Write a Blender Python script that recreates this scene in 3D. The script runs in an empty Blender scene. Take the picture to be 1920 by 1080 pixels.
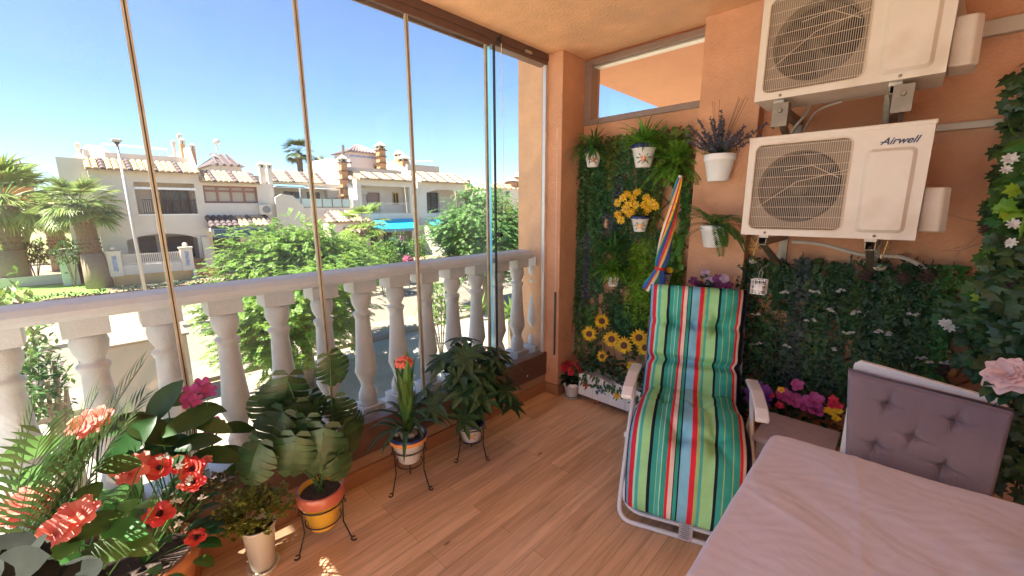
import bpy, math, random
from mathutils import Vector, Matrix
random.seed(7)
R = math.radians
S = bpy.context.scene
COL = S.collection
V = Vector
PI = math.pi

# ---------------------------------------------------------------- camera
EYE = V((0, 0, 1.45))
YAW, PITCH, ROLL, FPX = -0.76223881, 0.19173190, -0.00391457, 769.7246
_w = V((math.sin(YAW)*math.cos(PITCH), math.cos(YAW)*math.cos(PITCH), -math.sin(PITCH)))
_r0 = V((math.cos(YAW), -math.sin(YAW), 0)); _u0 = _r0.cross(_w)
_r = math.cos(ROLL)*_r0 + math.sin(ROLL)*_u0
_u = -math.sin(ROLL)*_r0 + math.cos(ROLL)*_u0
def P(px, py, ax, val):
    """point of the real plane (axis ax = val) seen at photo pixel px, py"""
    d = _r*((px-960)/FPX) + _u*((540-py)/FPX) + _w
    return EYE + d*((val-EYE[ax])/d[ax])
cd = bpy.data.cameras.new('camera'); cam = bpy.data.objects.new('camera', cd); COL.objects.link(cam)
cam.matrix_world = Matrix(((_r.x,_u.x,-_w.x,EYE.x),(_r.y,_u.y,-_w.y,EYE.y),(_r.z,_u.z,-_w.z,EYE.z),(0,0,0,1)))
cd.sensor_width = 36; cd.lens = FPX/1920*36; cd.clip_end = 2000; cd.clip_start = 0.05
S.camera = cam

# ---------------------------------------------------------------- light
SUN_AZ = R(-171)      # direction TO the sun, measured from +Y clockwise
SUN_EL = R(60)
sd = V((math.sin(SUN_AZ)*math.cos(SUN_EL), math.cos(SUN_AZ)*math.cos(SUN_EL), math.sin(SUN_EL)))
ld = bpy.data.lights.new('sun', 'SUN'); ld.energy = 5.0; ld.angle = R(0.5); ld.color = (1, .93, .82)
lo = bpy.data.objects.new('sun', ld); COL.objects.link(lo)
lo.rotation_euler = sd.to_track_quat('Z', 'Y').to_euler(); lo.location = (0, 0, 30)
W = bpy.data.worlds.new('World'); S.world = W; W.use_nodes = True
nt = W.node_tree; bg = nt.nodes['Background']
sk = nt.nodes.new('ShaderNodeTexSky'); sk.sky_type = 'NISHITA'; sk.sun_disc = False
sk.sun_elevation = SUN_EL; sk.sun_rotation = SUN_AZ; sk.air_density = 0.85; sk.dust_density = 0.0; sk.ozone_density = 5.5
nt.links.new(sk.outputs[0], bg.inputs[0]); bg.inputs[1].default_value = 0.06
S.view_settings.view_transform = 'Standard'; S.view_settings.look = 'None'
S.view_settings.exposure = 2.3; S.view_settings.gamma = 1
S.render.engine = 'CYCLES'
S.cycles.max_bounces = 10; S.cycles.diffuse_bounces = 7; S.cycles.transparent_max_bounces = 24
S.cycles.sample_clamp_indirect = 4

# ---------------------------------------------------------------- materials
MATS = {}
def mat(name, col, rough=.6, var=.12, scale=8, bump=0, bscale=60, metal=0, spec=.5, coat=0, stretch=None, dirt=None):
    if name in MATS: return MATS[name]
    m = bpy.data.materials.new(name); m.use_nodes = True; MATS[name] = m
    n = m.node_tree.nodes; l = m.node_tree.links; b = n['Principled BSDF']
    b.inputs['Roughness'].default_value = rough; b.inputs['Metallic'].default_value = metal
    b.inputs['Specular IOR Level'].default_value = spec
    b.inputs['Coat Weight'].default_value = coat
    tc = n.new('ShaderNodeTexCoord'); mp = n.new('ShaderNodeMapping'); l.new(tc.outputs['Object'], mp.inputs[0])
    if stretch: mp.inputs['Scale'].default_value = stretch
    nz = n.new('ShaderNodeTexNoise'); nz.inputs['Scale'].default_value = scale; nz.inputs['Detail'].default_value = 6
    nz.inputs['Roughness'].default_value = .62
    l.new(mp.outputs[0], nz.inputs['Vector'])
    cr = n.new('ShaderNodeValToRGB'); c = V(col)
    e = cr.color_ramp.elements
    e[0].position = .3; e[1].position = .7
    e[0].color = (*[max(0, x*(1-var)) for x in col], 1); e[1].color = (*[min(1, x*(1+var)) for x in col], 1)
    l.new(nz.outputs[0], cr.inputs[0]); out = cr.outputs[0]
    if dirt:
        n2 = n.new('ShaderNodeTexNoise'); n2.inputs['Scale'].default_value = dirt[1]; n2.inputs['Detail'].default_value = 8
        l.new(mp.outputs[0], n2.inputs['Vector'])
        r2 = n.new('ShaderNodeValToRGB'); r2.color_ramp.elements[0].position = .52; r2.color_ramp.elements[1].position = .72
        l.new(n2.outputs[0], r2.inputs[0])
        mx = n.new('ShaderNodeMixRGB'); l.new(r2.outputs[0], mx.inputs[0]); l.new(out, mx.inputs[1]); mx.inputs[2].default_value = (*dirt[0], 1)
        out = mx.outputs[0]
    l.new(out, b.inputs['Base Color'])
    if bump:
        nb = n.new('ShaderNodeTexNoise'); nb.inputs['Scale'].default_value = bscale; nb.inputs['Detail'].default_value = 5
        l.new(mp.outputs[0], nb.inputs['Vector'])
        bp = n.new('ShaderNodeBump'); bp.inputs['Strength'].default_value = bump; bp.inputs['Distance'].default_value = .01
        l.new(nb.outputs[0], bp.inputs['Height']); l.new(bp.outputs[0], b.inputs['Normal'])
    return m

def leafmat(name, col, trans=.35, rough=.45, var=.35, hue=.03):
    if name in MATS: return MATS[name]
    m = bpy.data.materials.new(name); m.use_nodes = True; MATS[name] = m
    n = m.node_tree.nodes; l = m.node_tree.links; b = n['Principled BSDF']; o = n['Material Output']
    g = n.new('ShaderNodeNewGeometry'); hs = n.new('ShaderNodeHueSaturation')
    hs.inputs['Color'].default_value = (*col, 1)
    mr = n.new('ShaderNodeMapRange'); mr.inputs[3].default_value = 1-var; mr.inputs[4].default_value = 1+var
    l.new(g.outputs['Random Per Island'], mr.inputs[0]); l.new(mr.outputs[0], hs.inputs['Value'])
    m3 = n.new('ShaderNodeMath'); m3.operation = 'MULTIPLY'; m3.inputs[1].default_value = 7.31
    m4 = n.new('ShaderNodeMath'); m4.operation = 'FRACT'
    l.new(g.outputs['Random Per Island'], m3.inputs[0]); l.new(m3.outputs[0], m4.inputs[0])
    mh = n.new('ShaderNodeMapRange'); mh.inputs[3].default_value = .5-hue; mh.inputs[4].default_value = .5+hue
    l.new(m4.outputs[0], mh.inputs[0]); l.new(mh.outputs[0], hs.inputs['Hue'])
    tc = n.new('ShaderNodeTexCoord'); nz = n.new('ShaderNodeTexNoise'); nz.inputs['Scale'].default_value = 30
    l.new(tc.outputs['Object'], nz.inputs['Vector'])
    mv = n.new('ShaderNodeMixRGB'); mv.blend_type = 'MULTIPLY'; mv.inputs[0].default_value = .5
    l.new(hs.outputs[0], mv.inputs[1]); l.new(nz.outputs[0], mv.inputs[2])
    gm = n.new('ShaderNodeMixRGB'); gm.blend_type = 'MULTIPLY'; gm.inputs[0].default_value = 1; gm.inputs[2].default_value = (1.25, 1.25, 1.25, 1)
    l.new(mv.outputs[0], gm.inputs[1])
    l.new(gm.outputs[0], b.inputs['Base Color']); b.inputs['Roughness'].default_value = rough
    b.inputs['Specular IOR Level'].default_value = .4
    tr = n.new('ShaderNodeBsdfTranslucent'); l.new(gm.outputs[0], tr.inputs[0])
    mx = n.new('ShaderNodeMixShader'); mx.inputs[0].default_value = trans
    l.new(b.outputs[0], mx.inputs[1]); l.new(tr.outputs[0], mx.inputs[2]); l.new(mx.outputs[0], o.inputs[0])
    return m

def glassmat(name, tint, refl=.06, veil=.045):
    m = bpy.data.materials.new(name); m.use_nodes = True; n = m.node_tree.nodes; l = m.node_tree.links
    n.remove(n['Principled BSDF']); o = n['Material Output']
    t = n.new('ShaderNodeBsdfTransparent'); t.inputs[0].default_value = (*tint, 1)
    g = n.new('ShaderNodeBsdfGlossy'); g.inputs[1].default_value = 0.02
    lw = n.new('ShaderNodeLayerWeight'); lw.inputs[0].default_value = .5
    pw = n.new('ShaderNodeMath'); pw.operation = 'POWER'; pw.inputs[1].default_value = 5; l.new(lw.outputs['Facing'], pw.inputs[0])
    fr = n.new('ShaderNodeMath'); fr.operation = 'MULTIPLY_ADD'; fr.inputs[1].default_value = .7; fr.inputs[2].default_value = refl*.5; l.new(pw.outputs[0], fr.inputs[0])
    mx = n.new('ShaderNodeMixShader'); l.new(fr.outputs[0], mx.inputs[0])
    dm = n.new('ShaderNodeMixShader'); tl = n.new('ShaderNodeBsdfTranslucent'); tl.inputs[0].default_value = (.9,.9,.86,1)  # pale translucent mix imitates the haze of reflections across the glass
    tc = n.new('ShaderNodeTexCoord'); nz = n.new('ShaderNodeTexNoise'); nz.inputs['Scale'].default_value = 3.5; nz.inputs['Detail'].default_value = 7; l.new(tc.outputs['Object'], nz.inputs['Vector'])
    mr = n.new('ShaderNodeMapRange'); mr.inputs[1].default_value = .35; mr.inputs[2].default_value = .75; mr.inputs[3].default_value = .005; mr.inputs[4].default_value = veil; l.new(nz.outputs[0], mr.inputs[0]); l.new(mr.outputs[0], dm.inputs[0])
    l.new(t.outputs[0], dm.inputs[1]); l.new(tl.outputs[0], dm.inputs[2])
    l.new(dm.outputs[0], mx.inputs[1]); l.new(g.outputs[0], mx.inputs[2]); l.new(mx.outputs[0], o.inputs[0])
    MATS[name] = m
    return m

# ---------------------------------------------------------------- mesh builder
class MB:
    def __init__(s): s.v = []; s.f = []; s.mi = []; s.cur = 0
    def add(s, vs, fs, mi=None):
        k = len(s.v); s.v += [tuple(x) for x in vs]; s.f += [tuple(i+k for i in f) for f in fs]
        s.mi += [s.cur if mi is None else mi]*len(fs); return s
    def box(s, x0, x1, y0, y1, z0, z1, mi=None):
        x0, x1 = sorted((x0, x1)); y0, y1 = sorted((y0, y1)); z0, z1 = sorted((z0, z1))
        return s.add([(x0,y0,z0),(x1,y0,z0),(x1,y1,z0),(x0,y1,z0),(x0,y0,z1),(x1,y0,z1),(x1,y1,z1),(x0,y1,z1)],
              [(3,2,1,0),(4,5,6,7),(0,1,5,4),(1,2,6,5),(2,3,7,6),(3,0,4,7)], mi)
    def hexa(s, bot, top, mi=None):
        n = len(bot)
        return s.add(list(bot)+list(top), [tuple(range(n-1,-1,-1)), tuple(range(n,2*n))]+[(i,(i+1)%n,(i+1)%n+n,i+n) for i in range(n)], mi)
    def obox(s, c, ax, ay, az, mi=None):
        """box by centre and three half-axis vectors"""
        c = V(c); b = [c-ax-ay-az, c+ax-ay-az, c+ax+ay-az, c-ax+ay-az]
        return s.hexa(b, [p+2*az for p in b], mi)
    def tube(s, pts, r, n=8, mi=None, r2=None, closed=False):
        pts = [V(p) for p in pts]; k = len(pts); rings = []; up = V((0,0,1)); prev = None
        for i, p in enumerate(pts):
            if closed: d = pts[(i+1)%k]-pts[i-1]
            else: d = (pts[min(i+1,k-1)]-pts[max(i-1,0)])
            d = d.normalized() if d.length > 1e-9 else V((0,0,1))
            if prev is None:
                a = d.cross(up); a = a if a.length > .1 else d.cross(V((1,0,0))); a.normalize()
            else:
                a = prev - d*prev.dot(d); a = a.normalized() if a.length > 1e-6 else d.cross(up).normalized()
            prev = a; b = d.cross(a)
            rr = r if r2 is None else r+(r2-r)*i/max(1,k-1)
            rings.append([p+(a*math.cos(2*PI*j/n)+b*math.sin(2*PI*j/n))*rr for j in range(n)])
        vs = [q for ring in rings for q in ring]; fs = []
        m = k if closed else k-1
        for i in range(m):
            i2 = (i+1)%k
            for j in range(n): fs.append((i*n+j, i*n+(j+1)%n, i2*n+(j+1)%n, i2*n+j))
        if not closed: fs += [tuple(range(n-1,-1,-1)), tuple((k-1)*n+j for j in range(n))]
        return s.add(vs, fs, mi)
    def lathe(s, prof, c=(0,0,0), n=24, mi=None, axis=None, cap=True):
        c = V(c)
        if axis is None: X, Y, Z = V((1,0,0)), V((0,1,0)), V((0,0,1))
        else:
            Z = V(axis).normalized(); X = Z.cross(V((0,0,1))); X = X if X.length > .1 else Z.cross(V((1,0,0))); X.normalize(); Y = Z.cross(X)
        vs = []; fs = []; k = len(prof)
        for r, z in prof:
            for j in range(n):
                a = 2*PI*j/n; vs.append(c+X*(r*math.cos(a))+Y*(r*math.sin(a))+Z*z)
        for i in range(k-1):
            for j in range(n): fs.append((i*n+j, i*n+(j+1)%n, (i+1)*n+(j+1)%n, (i+1)*n+j))
        if cap: fs += [tuple(range(n-1,-1,-1)), tuple((k-1)*n+j for j in range(n))]
        return s.add(vs, fs, mi)
    def ball(s, c, r, n=10, sc=(1,1,1), mi=None, rnd=0):
        m = n//2+1; c = V(c); vs = []; fs = []
        for i in range(m+1):
            t = PI*i/m
            for j in range(n):
                a = 2*PI*j/n; q = 1+(random.uniform(-rnd, rnd) if 0 < i < m else 0)
                vs.append(c+V((math.sin(t)*math.cos(a)*sc[0], math.sin(t)*math.sin(a)*sc[1], math.cos(t)*sc[2]))*r*q)
        for i in range(m):
            for j in range(n): fs.append((i*n+j, (i+1)*n+j, (i+1)*n+(j+1)%n, i*n+(j+1)%n))
        return s.add(vs, fs, mi)
    def leaf(s, p, d, L, W, droop=.5, n=4, fold=.25, prof='oval', side=None, mi=None, curl=0):
        p = V(p); d = V(d).normalized(); Z = V((0,0,1))
        if side is None:
            side = d.cross(Z); side = side if side.length > .1 else d.cross(V((random.random()-.5, random.random()-.5, .1)))
        side = (side - d*side.dot(d)).normalized()
        vs = []; fs = []; q = p.copy()
        for i in range(n+1):
            t = i/n
            if prof == 'oval': w = math.sin(PI*min(1, t*.96+.04))**.75
            elif prof == 'lance': w = (math.sin(PI*(t**.6)*.98+.02))**.9 if t < 1 else 0
            elif prof == 'strap': w = min(1, .55+t*1.5)*(1-t**4)
            elif prof == 'heart': w = (1-t)**.55*(1 if t > 0 else .75)
            elif prof == 'petal': w = min(1, .25+1.3*t)*(1-max(0, t-.75)*1.8)
            elif prof == 'obov': w = math.sin(PI*min(1, t**1.5*.93+.05))**.7
            else: w = 1-t
            w *= W/2; up = side.cross(d)
            vs += [q-side*w+up*(fold*w), q, q+side*w+up*(fold*w)]
            if i < n:
                q = q + d*(L/n); d2 = (d - Z*(droop/n) + up*(curl/n)); d = d2.normalized()
        for i in range(n):
            a = i*3; fs += [(a, a+1, a+4, a+3), (a+1, a+2, a+5, a+4)]
        s.add(vs, fs, mi); return q, d
    def quadleaf(s, p, d, L, W, side, mi=None):
        """small kite leaf, one face"""
        p = V(p); m = p+d*(L*.45)
        s.add([p, m-side*(W/2), p+d*L, m+side*(W/2)], [(0,1,2,3)], mi)
    def build(s, name, mats, parent=None, loc=None, smooth=False, bevel=0, bseg=2, sub=0):
        me = bpy.data.meshes.new(name)
        if parent is not None: o0 = V(parent.get('_w', (0,0,0)))
        else:
            if loc is None:
                xs = [v[0] for v in s.v]; ys = [v[1] for v in s.v]; zs = [v[2] for v in s.v]
                loc = ((min(xs)+max(xs))/2, (min(ys)+max(ys))/2, min(zs))
            o0 = V(loc)
        me.from_pydata([(v[0]-o0.x, v[1]-o0.y, v[2]-o0.z) for v in s.v], [], s.f); me.update()
        if not isinstance(mats, (list, tuple)): mats = [mats]
        for m in mats: me.materials.append(m)
        if len(mats) > 1: me.polygons.foreach_set('material_index', s.mi)
        if smooth: me.polygons.foreach_set('use_smooth', [True]*len(me.polygons))
        o = bpy.data.objects.new(name, me); COL.objects.link(o)
        if parent is not None: o.parent = parent; o['_w'] = tuple(o0)
        else: o.location = o0; o['_w'] = tuple(o0)
        if bevel:
            b = o.modifiers.new('bevel', 'BEVEL'); b.width = bevel; b.segments = bseg; b.limit_method = 'ANGLE'; b.angle_limit = R(40)
            b.harden_normals = False
        if sub:
            b = o.modifiers.new('sub', 'SUBSURF'); b.levels = sub; b.render_levels = sub
        if smooth == 'angle' or (bevel and smooth):
            pass
        return o

def thing(name, label, cat, loc=(0,0,0), group=None, kind=None):
    o = bpy.data.objects.new(name, None); COL.objects.link(o); o.location = loc; o['_w'] = tuple(loc)
    o.empty_display_size = .1
    return tag(o, label, cat, group, kind)
def tag(o, label, cat, group=None, kind=None):
    if label: o['label'] = label
    if cat: o['category'] = cat
    if group: o['group'] = group
    if kind: o['kind'] = kind
    return o
def struct(name, mb, m, label, cat=None, **k):
    o = mb.build(name, m, **k); return tag(o, label, cat or name.split('_')[-1], None, 'structure')
def rv(a, b): return random.uniform(a, b)
def rdir(zmin=-.2, zmax=1):
    a = rv(0, 2*PI); z = rv(zmin, zmax); h = math.sqrt(max(0, 1-z*z)); return V((h*math.cos(a), h*math.sin(a), z))
def dup(root, loc, label=None, group=None):
    r = root.copy(); COL.objects.link(r); r.location = loc; r['_w'] = tuple(loc)
    if label: r['label'] = label
    if group: r['group'] = group
    for ch in list(root.children):
        c = ch.copy(); COL.objects.link(c); c.parent = r
        for g in ch.children:
            d = g.copy(); COL.objects.link(d); d.parent = c
    return r

# ---------------------------------------------------------------- palette
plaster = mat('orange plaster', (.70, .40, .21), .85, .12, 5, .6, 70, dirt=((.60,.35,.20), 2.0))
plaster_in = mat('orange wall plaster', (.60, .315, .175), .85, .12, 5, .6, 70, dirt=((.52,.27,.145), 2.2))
alu = mat('brown aluminium', (.14, .085, .07), .42, .08, 20, 0, metal=.3)
white_paint = mat('white paint', (.80, .79, .76), .45, .03, 10)
stone = mat('cast stone', (.54, .545, .54), .7, .05, 8, .25, 90, dirt=((.48,.48,.475), 5))
black_iron = mat('black iron', (.02, .02, .02), .4, .1)
soil = mat('soil', (.06, .04, .03), .95, .4, 60, .6, 90)
seal_gold = mat('bronze seal', (.40, .35, .25), .45, .15, 12, metal=.1)
dark_rubber = mat('dark rubber', (.03, .028, .026), .6, .1)
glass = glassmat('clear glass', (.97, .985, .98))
ceramic = mat('white ceramic', (.74, .72, .68), .25, .03, 8, coat=.3)
cream = mat('cream ceramic', (.72, .67, .55), .3, .03, 8, coat=.3)
navy = mat('navy glaze', (.02, .03, .12), .3, .1)
yellow_gl = mat('yellow glaze', (.85, .48, .04), .2, .06, 8, coat=.5)
red_gl = mat('red glaze', (.45, .07, .03), .25, .1, coat=.5)
orange_gl = mat('orange glaze', (.75, .30, .08), .3, .1)
green_gl = mat('green glaze', (.04, .16, .05), .3, .2)
pebble = mat('pebbles', (.38, .31, .25), .6, .2, 12)
terracotta = mat('terracotta', (.42, .16, .06), .6, .12, 12, .2)
wood_br = mat('brown wood', (.25, .11, .05), .6, .2, 20, stretch=(1, 1, 6))
L_dark = leafmat('dark foliage', (.05, .115, .035), .2)
L_wall = leafmat('green wall foliage', (.075, .16, .05), .3)
L_mid = leafmat('mid foliage', (.085, .22, .045), .3)
L_bright = leafmat('bright foliage', (.16, .36, .04), .35)
L_lime = leafmat('lime foliage', (.22, .42, .035), .35)
L_teal = leafmat('blue green foliage', (.06, .20, .075), .3)
L_olive = leafmat('olive foliage', (.15, .21, .05), .3)
L_deep = leafmat('deep glossy foliage', (.03, .075, .026), .15, .38)
L_grey = leafmat('grey foliage', (.07, .10, .075), .25)
L_purple = leafmat('lavender foliage', (.12, .12, .17), .2)
L_white = leafmat('white petals', (.75, .76, .72), .3, .5, .12, .01)
L_red = leafmat('red petals', (.74, .085, .075), .3, .5, .2, .01)
L_coral = leafmat('coral petals', (.85, .28, .23), .35, .5, .18, .01)
L_pink = leafmat('pink petals', (.88, .68, .68), .35, .5, .12, .01)
L_cerise = leafmat('cerise petals', (.62, .03, .07), .25, .5, .2, .01)
L_magenta = leafmat('magenta petals', (.42, .07, .25), .35, .5, .2, .02)
L_violet = leafmat('violet petals', (.16, .04, .32), .25, .5, .25, .02)
L_yellow = leafmat('yellow petals', (.85, .55, .02), .3, .5, .12, .01)
seed = mat('sunflower seeds', (.12, .05, .03), .9, .3, 90, .5, 200)
# ================================================================ BALCONY SHELL
GX = -1.97           # plane of the glass
CEIL = 2.5
# laminate floor
fm = bpy.data.materials.new('oak laminate'); fm.use_nodes = True
n = fm.node_tree.nodes; l = fm.node_tree.links; b = n['Principled BSDF']
tc = n.new('ShaderNodeTexCoord'); mp = n.new('ShaderNodeMapping'); mp.inputs['Rotation'].default_value = (0, 0, PI/2)
l.new(tc.outputs['Object'], mp.inputs[0])
def brick(seedoff, c1, c2, mortar=.0006):
    q = n.new('ShaderNodeTexBrick'); q.offset = .37; q.offset_frequency = 3; q.squash = 1
    q.inputs['Color1'].default_value = (*c1, 1); q.inputs['Color2'].default_value = (*c2, 1); q.inputs['Mortar'].default_value = (.10, .045, .02, 1)
    q.inputs['Scale'].default_value = 1; q.inputs['Mortar Size'].default_value = mortar; q.inputs['Mortar Smooth'].default_value = .1
    q.inputs['Brick Width'].default_value = .85; q.inputs['Row Height'].default_value = .066
    l.new(mp.outputs[0], q.inputs['Vector']); return q
bk = brick(0, (.76, .53, .33), (.60, .39, .225))
mp2 = n.new('ShaderNodeMapping'); mp2.inputs['Scale'].default_value = (26, 1.6, 1); l.new(tc.outputs['Object'], mp2.inputs[0])
g = n.new('ShaderNodeTexNoise'); g.inputs['Scale'].default_value = 1.6; g.inputs['Detail'].default_value = 9; g.inputs['Roughness'].default_value = .65; g.inputs['Distortion'].default_value = .6
l.new(mp2.outputs[0], g.inputs['Vector'])
gr = n.new('ShaderNodeValToRGB'); gr.color_ramp.elements[0].position = .34; gr.color_ramp.elements[0].color = (.80, .75, .71, 1); gr.color_ramp.elements[1].position = .6; gr.color_ramp.elements[1].color = (1.1, 1.08, 1.06, 1)
l.new(g.outputs[0], gr.inputs[0])
mm = n.new('ShaderNodeMixRGB'); mm.blend_type = 'MULTIPLY'; mm.inputs[0].default_value = 1; l.new(bk.outputs[0], mm.inputs[1]); l.new(gr.outputs[0], mm.inputs[2])
kn = n.new('ShaderNodeTexVoronoi'); kn.inputs['Scale'].default_value = 3.2; mp3 = n.new('ShaderNodeMapping'); mp3.inputs['Scale'].default_value = (2.2, .8, 1); l.new(tc.outputs['Object'], mp3.inputs[0]); l.new(mp3.outputs[0], kn.inputs['Vector'])
kr = n.new('ShaderNodeValToRGB'); kr.color_ramp.elements[0].position = .025; kr.color_ramp.elements[0].color = (.28, .2, .16, 1); kr.color_ramp.elements[1].position = .07; kr.color_ramp.elements[1].color = (1, 1, 1, 1)
l.new(kn.outputs[0], kr.inputs[0])
mk = n.new('ShaderNodeMixRGB'); mk.blend_type = 'MULTIPLY'; mk.inputs[0].default_value = 1; l.new(mm.outputs[0], mk.inputs[1]); l.new(kr.outputs[0], mk.inputs[2])
l.new(mk.outputs[0], b.inputs['Base Color']); b.inputs['Roughness'].default_value = .34; b.inputs['Specular IOR Level'].default_value = .45
bp = n.new('ShaderNodeBump'); bp.inputs['Strength'].default_value = .12; bp.inputs['Distance'].default_value = .004; l.new(g.outputs[0], bp.inputs['Height']); l.new(bp.outputs[0], b.inputs['Normal'])
struct('floor', MB().box(-1.955, .62, -2.2, 2.72, -.06, 0), fm, 'warm oak laminate floor of narrow strips running along the balcony', loc=(0,0,0))

struct('ceiling', MB().box(-2.06, .62, -.9, 2.7, CEIL, 2.72), plaster, 'orange rendered ceiling over the glazed balcony', loc=(0,0,0))
# far wall below the transom, and AC wall
m = MB(); m.box(-1.834, -.65, 2.703, 2.9, 0, 2.045); m.box(-.65, .62, 2.70, 2.9, 0, CEIL)
m.box(-.985, -.65, 2.703, 2.9, 2.045, CEIL)
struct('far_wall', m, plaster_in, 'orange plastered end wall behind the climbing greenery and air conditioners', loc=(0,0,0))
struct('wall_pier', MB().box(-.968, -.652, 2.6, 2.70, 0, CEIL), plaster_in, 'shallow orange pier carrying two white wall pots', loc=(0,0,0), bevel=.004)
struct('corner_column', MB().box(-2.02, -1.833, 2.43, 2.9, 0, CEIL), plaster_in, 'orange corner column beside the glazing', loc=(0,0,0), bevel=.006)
struct('outer_column', MB().box(-2.37, -2.022, 2.56, 2.9, -3.2, 2.72), plaster, 'sunlit orange outer column at the end of the balustrade', loc=(0,0,0), bevel=.006)
struct('terrace_floor', MB().box(-2.0, 2.6, -4.5, -.35, -.055, .004), mat('white bounce tile', (.80,.76,.70), .5, .03), 'pale tiled floor added behind the camera to bounce sun indoors', 'terrace', loc=(0,0,0))  # unseen pale floor, added to throw sunlight back into the balcony
struct('terrace_wall', MB().box(2.6, 2.8, -4.5, -.9, -.06, 2.72), mat('cream bounce wall', (.80,.72,.60), .8, .03), 'cream wall added out of view to bounce sun indoors', 'wall', loc=(0,0,0))  # added wall outside the view, a pale reflector for the balcony
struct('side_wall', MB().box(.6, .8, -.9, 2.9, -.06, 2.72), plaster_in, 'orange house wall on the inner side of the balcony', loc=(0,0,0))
struct('sill_wall', MB().box(-2.10, -1.955, -2.2, 2.43, -.06, .25), mat('shade brown sill plaster', (.36, .23, .15), .85, .1, 6, .3, 80), 'low plastered upstand under the glazing', loc=(0,0,0))  # shade below the glazing is put into this browner plaster colour
struct('parapet_base', MB().box(-2.38, -2.101, -2.4, 2.56, -.6, .22), stone, 'pale stone ledge the balusters stand on', 'ledge', loc=(0,0,0), bevel=.01)
struct('storey_below', MB().box(-2.36, .6, -2.4, 2.9, -3.2, -.061), plaster, 'orange wall of the storey below the balcony', 'wall', loc=(0,0,0))
skw = mat('laminate skirting', (.33, .16, .075), .5, .15, 10, stretch=(1, 1, 8))
m = MB(); m.box(-1.955, -1.937, -2.2, 2.412, 0, .085); m.box(-1.955, -1.815, 2.412, 2.43, 0, .085); m.box(-1.833, -1.815, 2.43, 2.7, 0, .085)
m.box(-1.815, -.97, 2.685, 2.703, 0, .085)
struct('skirting_board', m, skw, 'wood laminate skirting along the sill wall and column', loc=(0,0,0), bevel=.003)
# added unseen slab and strips, shaped to keep sun off rail and floor
struct('shade_slab', MB().box(-2.78, .8, -.9, 2.9, 3.2, 3.4).box(-2.78, -2.28, -2.4, -.901, 3.2, 3.4).box(-2.279, -2.0, -1.34, -.901, 3.2, 3.4), mat('pale concrete', (.62,.63,.64), .9, .05, 3), 'added overhead slab, out of view, that shades the rail and floor', 'slab', loc=(0,0,0))
struct('upper_wall', MB().box(-2.0, .8, -.9, 2.9, 2.721, 3.199), plaster, 'orange wall between this balcony and the added slab above', 'wall', loc=(0,0,0))
# neighbour's soffit seen through the transom
struct('neighbour_soffit', MB().box(-2.2, 1.2, 2.95, 9, 2.56, 2.8), mat('pink orange plaster', (.72, .36, .20), .85, .06, 3, .2, 60), 'salmon soffit of the neighbouring balcony seen through the transom', 'soffit', loc=(0,0,0))
struct('neighbour_wall', MB().box(-.2, 1.2, 2.95, 9, -3.2, 2.55), plaster, 'orange house wall of the neighbouring flat', 'wall', loc=(0,0,0))

# transom window
t = thing('transom_window', 'long shallow window with brown metal frame above the green wall', 'window', (-1.41, 2.72, 2.05))
m = MB(); y0, y1 = 2.69, 2.78
m.box(-1.834, -.985, y0, y1, 2.045, 2.085); m.box(-1.834, -.985, y0, y1, 2.447, 2.487); m.box(-1.834, -1.775, y0, y1, 2.085, 2.447)
m.build('frame', mat('taupe aluminium', (.27, .19, .15), .45, .08, 20, metal=.2), t, bevel=.004)
m = MB(); m.box(-1.775, -.985, y0+.03, y1, 2.436, 2.446); m.build('rail_strip', mat('bare aluminium', (.55, .5, .42), .4, .05, metal=.5), t)
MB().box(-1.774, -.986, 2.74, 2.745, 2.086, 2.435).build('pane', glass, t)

# ================================================================ GLAZING
t = thing('glass_curtain', 'frameless sliding glass curtain in brown metal tracks along the balcony', 'glazing', (GX, .5, .25))
m = MB(); m.box(-2.035, -1.962, -2.2, 1.875, 2.415, 2.4995); m.box(-2.035, -1.962, 1.875, 2.43, 2.428, 2.4995)
m.build('top_track', alu, t, bevel=.003)
m = MB(); m.box(-1.962, -1.956, -2.2, 2.43, 2.455, 2.4995); m.box(-2.002, -1.992, -2.2, 1.85, 2.400, 2.4145); m.build('track_lip', alu, t)
m = MB(); m.box(-2.02, -1.94, -2.2, 2.43, .2505, .33); m.build('bottom_track', alu, t, bevel=.003)
m = MB(); m.box(-1.957, -1.944, -2.2, 2.43, .1505, .25); m.build('apron', alu, t)
m = MB(); m.lathe([(0,0),(.006,0),(.006,.004),(0,.006)], (-1.944, 2.2, .20), 8, axis=(1,0,0)); m.build('screw', white_paint, t)
joints = [-.335, .21, .757, 1.294, 1.84]
ys = [-2.2, -1.43, -.88]+joints
for i in range(len(ys)-1):
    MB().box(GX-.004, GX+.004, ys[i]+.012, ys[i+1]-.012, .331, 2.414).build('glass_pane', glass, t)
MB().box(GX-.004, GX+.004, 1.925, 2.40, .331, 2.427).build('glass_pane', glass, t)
for y in ys[1:]:
    m = MB(); m.box(GX-.008, GX+.008, y-.0085, y-.0022, .331, 2.413, 0); m.box(GX-.008, GX+.008, y+.0022, y+.0085, .331, 2.413, 0)
    m.box(GX-.005, GX+.005, y-.0022, y+.0022, .331, 2.413, 1)
    m.build('seal_strip', [seal_gold, dark_rubber], t)
cy = mat('cyan glass edge', (.45, .85, .95), .15, .03); cyn = cy.node_tree.nodes; cyn['Principled BSDF'].inputs['Transmission Weight'].default_value = .0
trn = cyn.new('ShaderNodeBsdfTranslucent'); trn.inputs[0].default_value = (.5, .9, 1, 1); mxx = cyn.new('ShaderNodeMixShader'); mxx.inputs[0].default_value = 1
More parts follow.
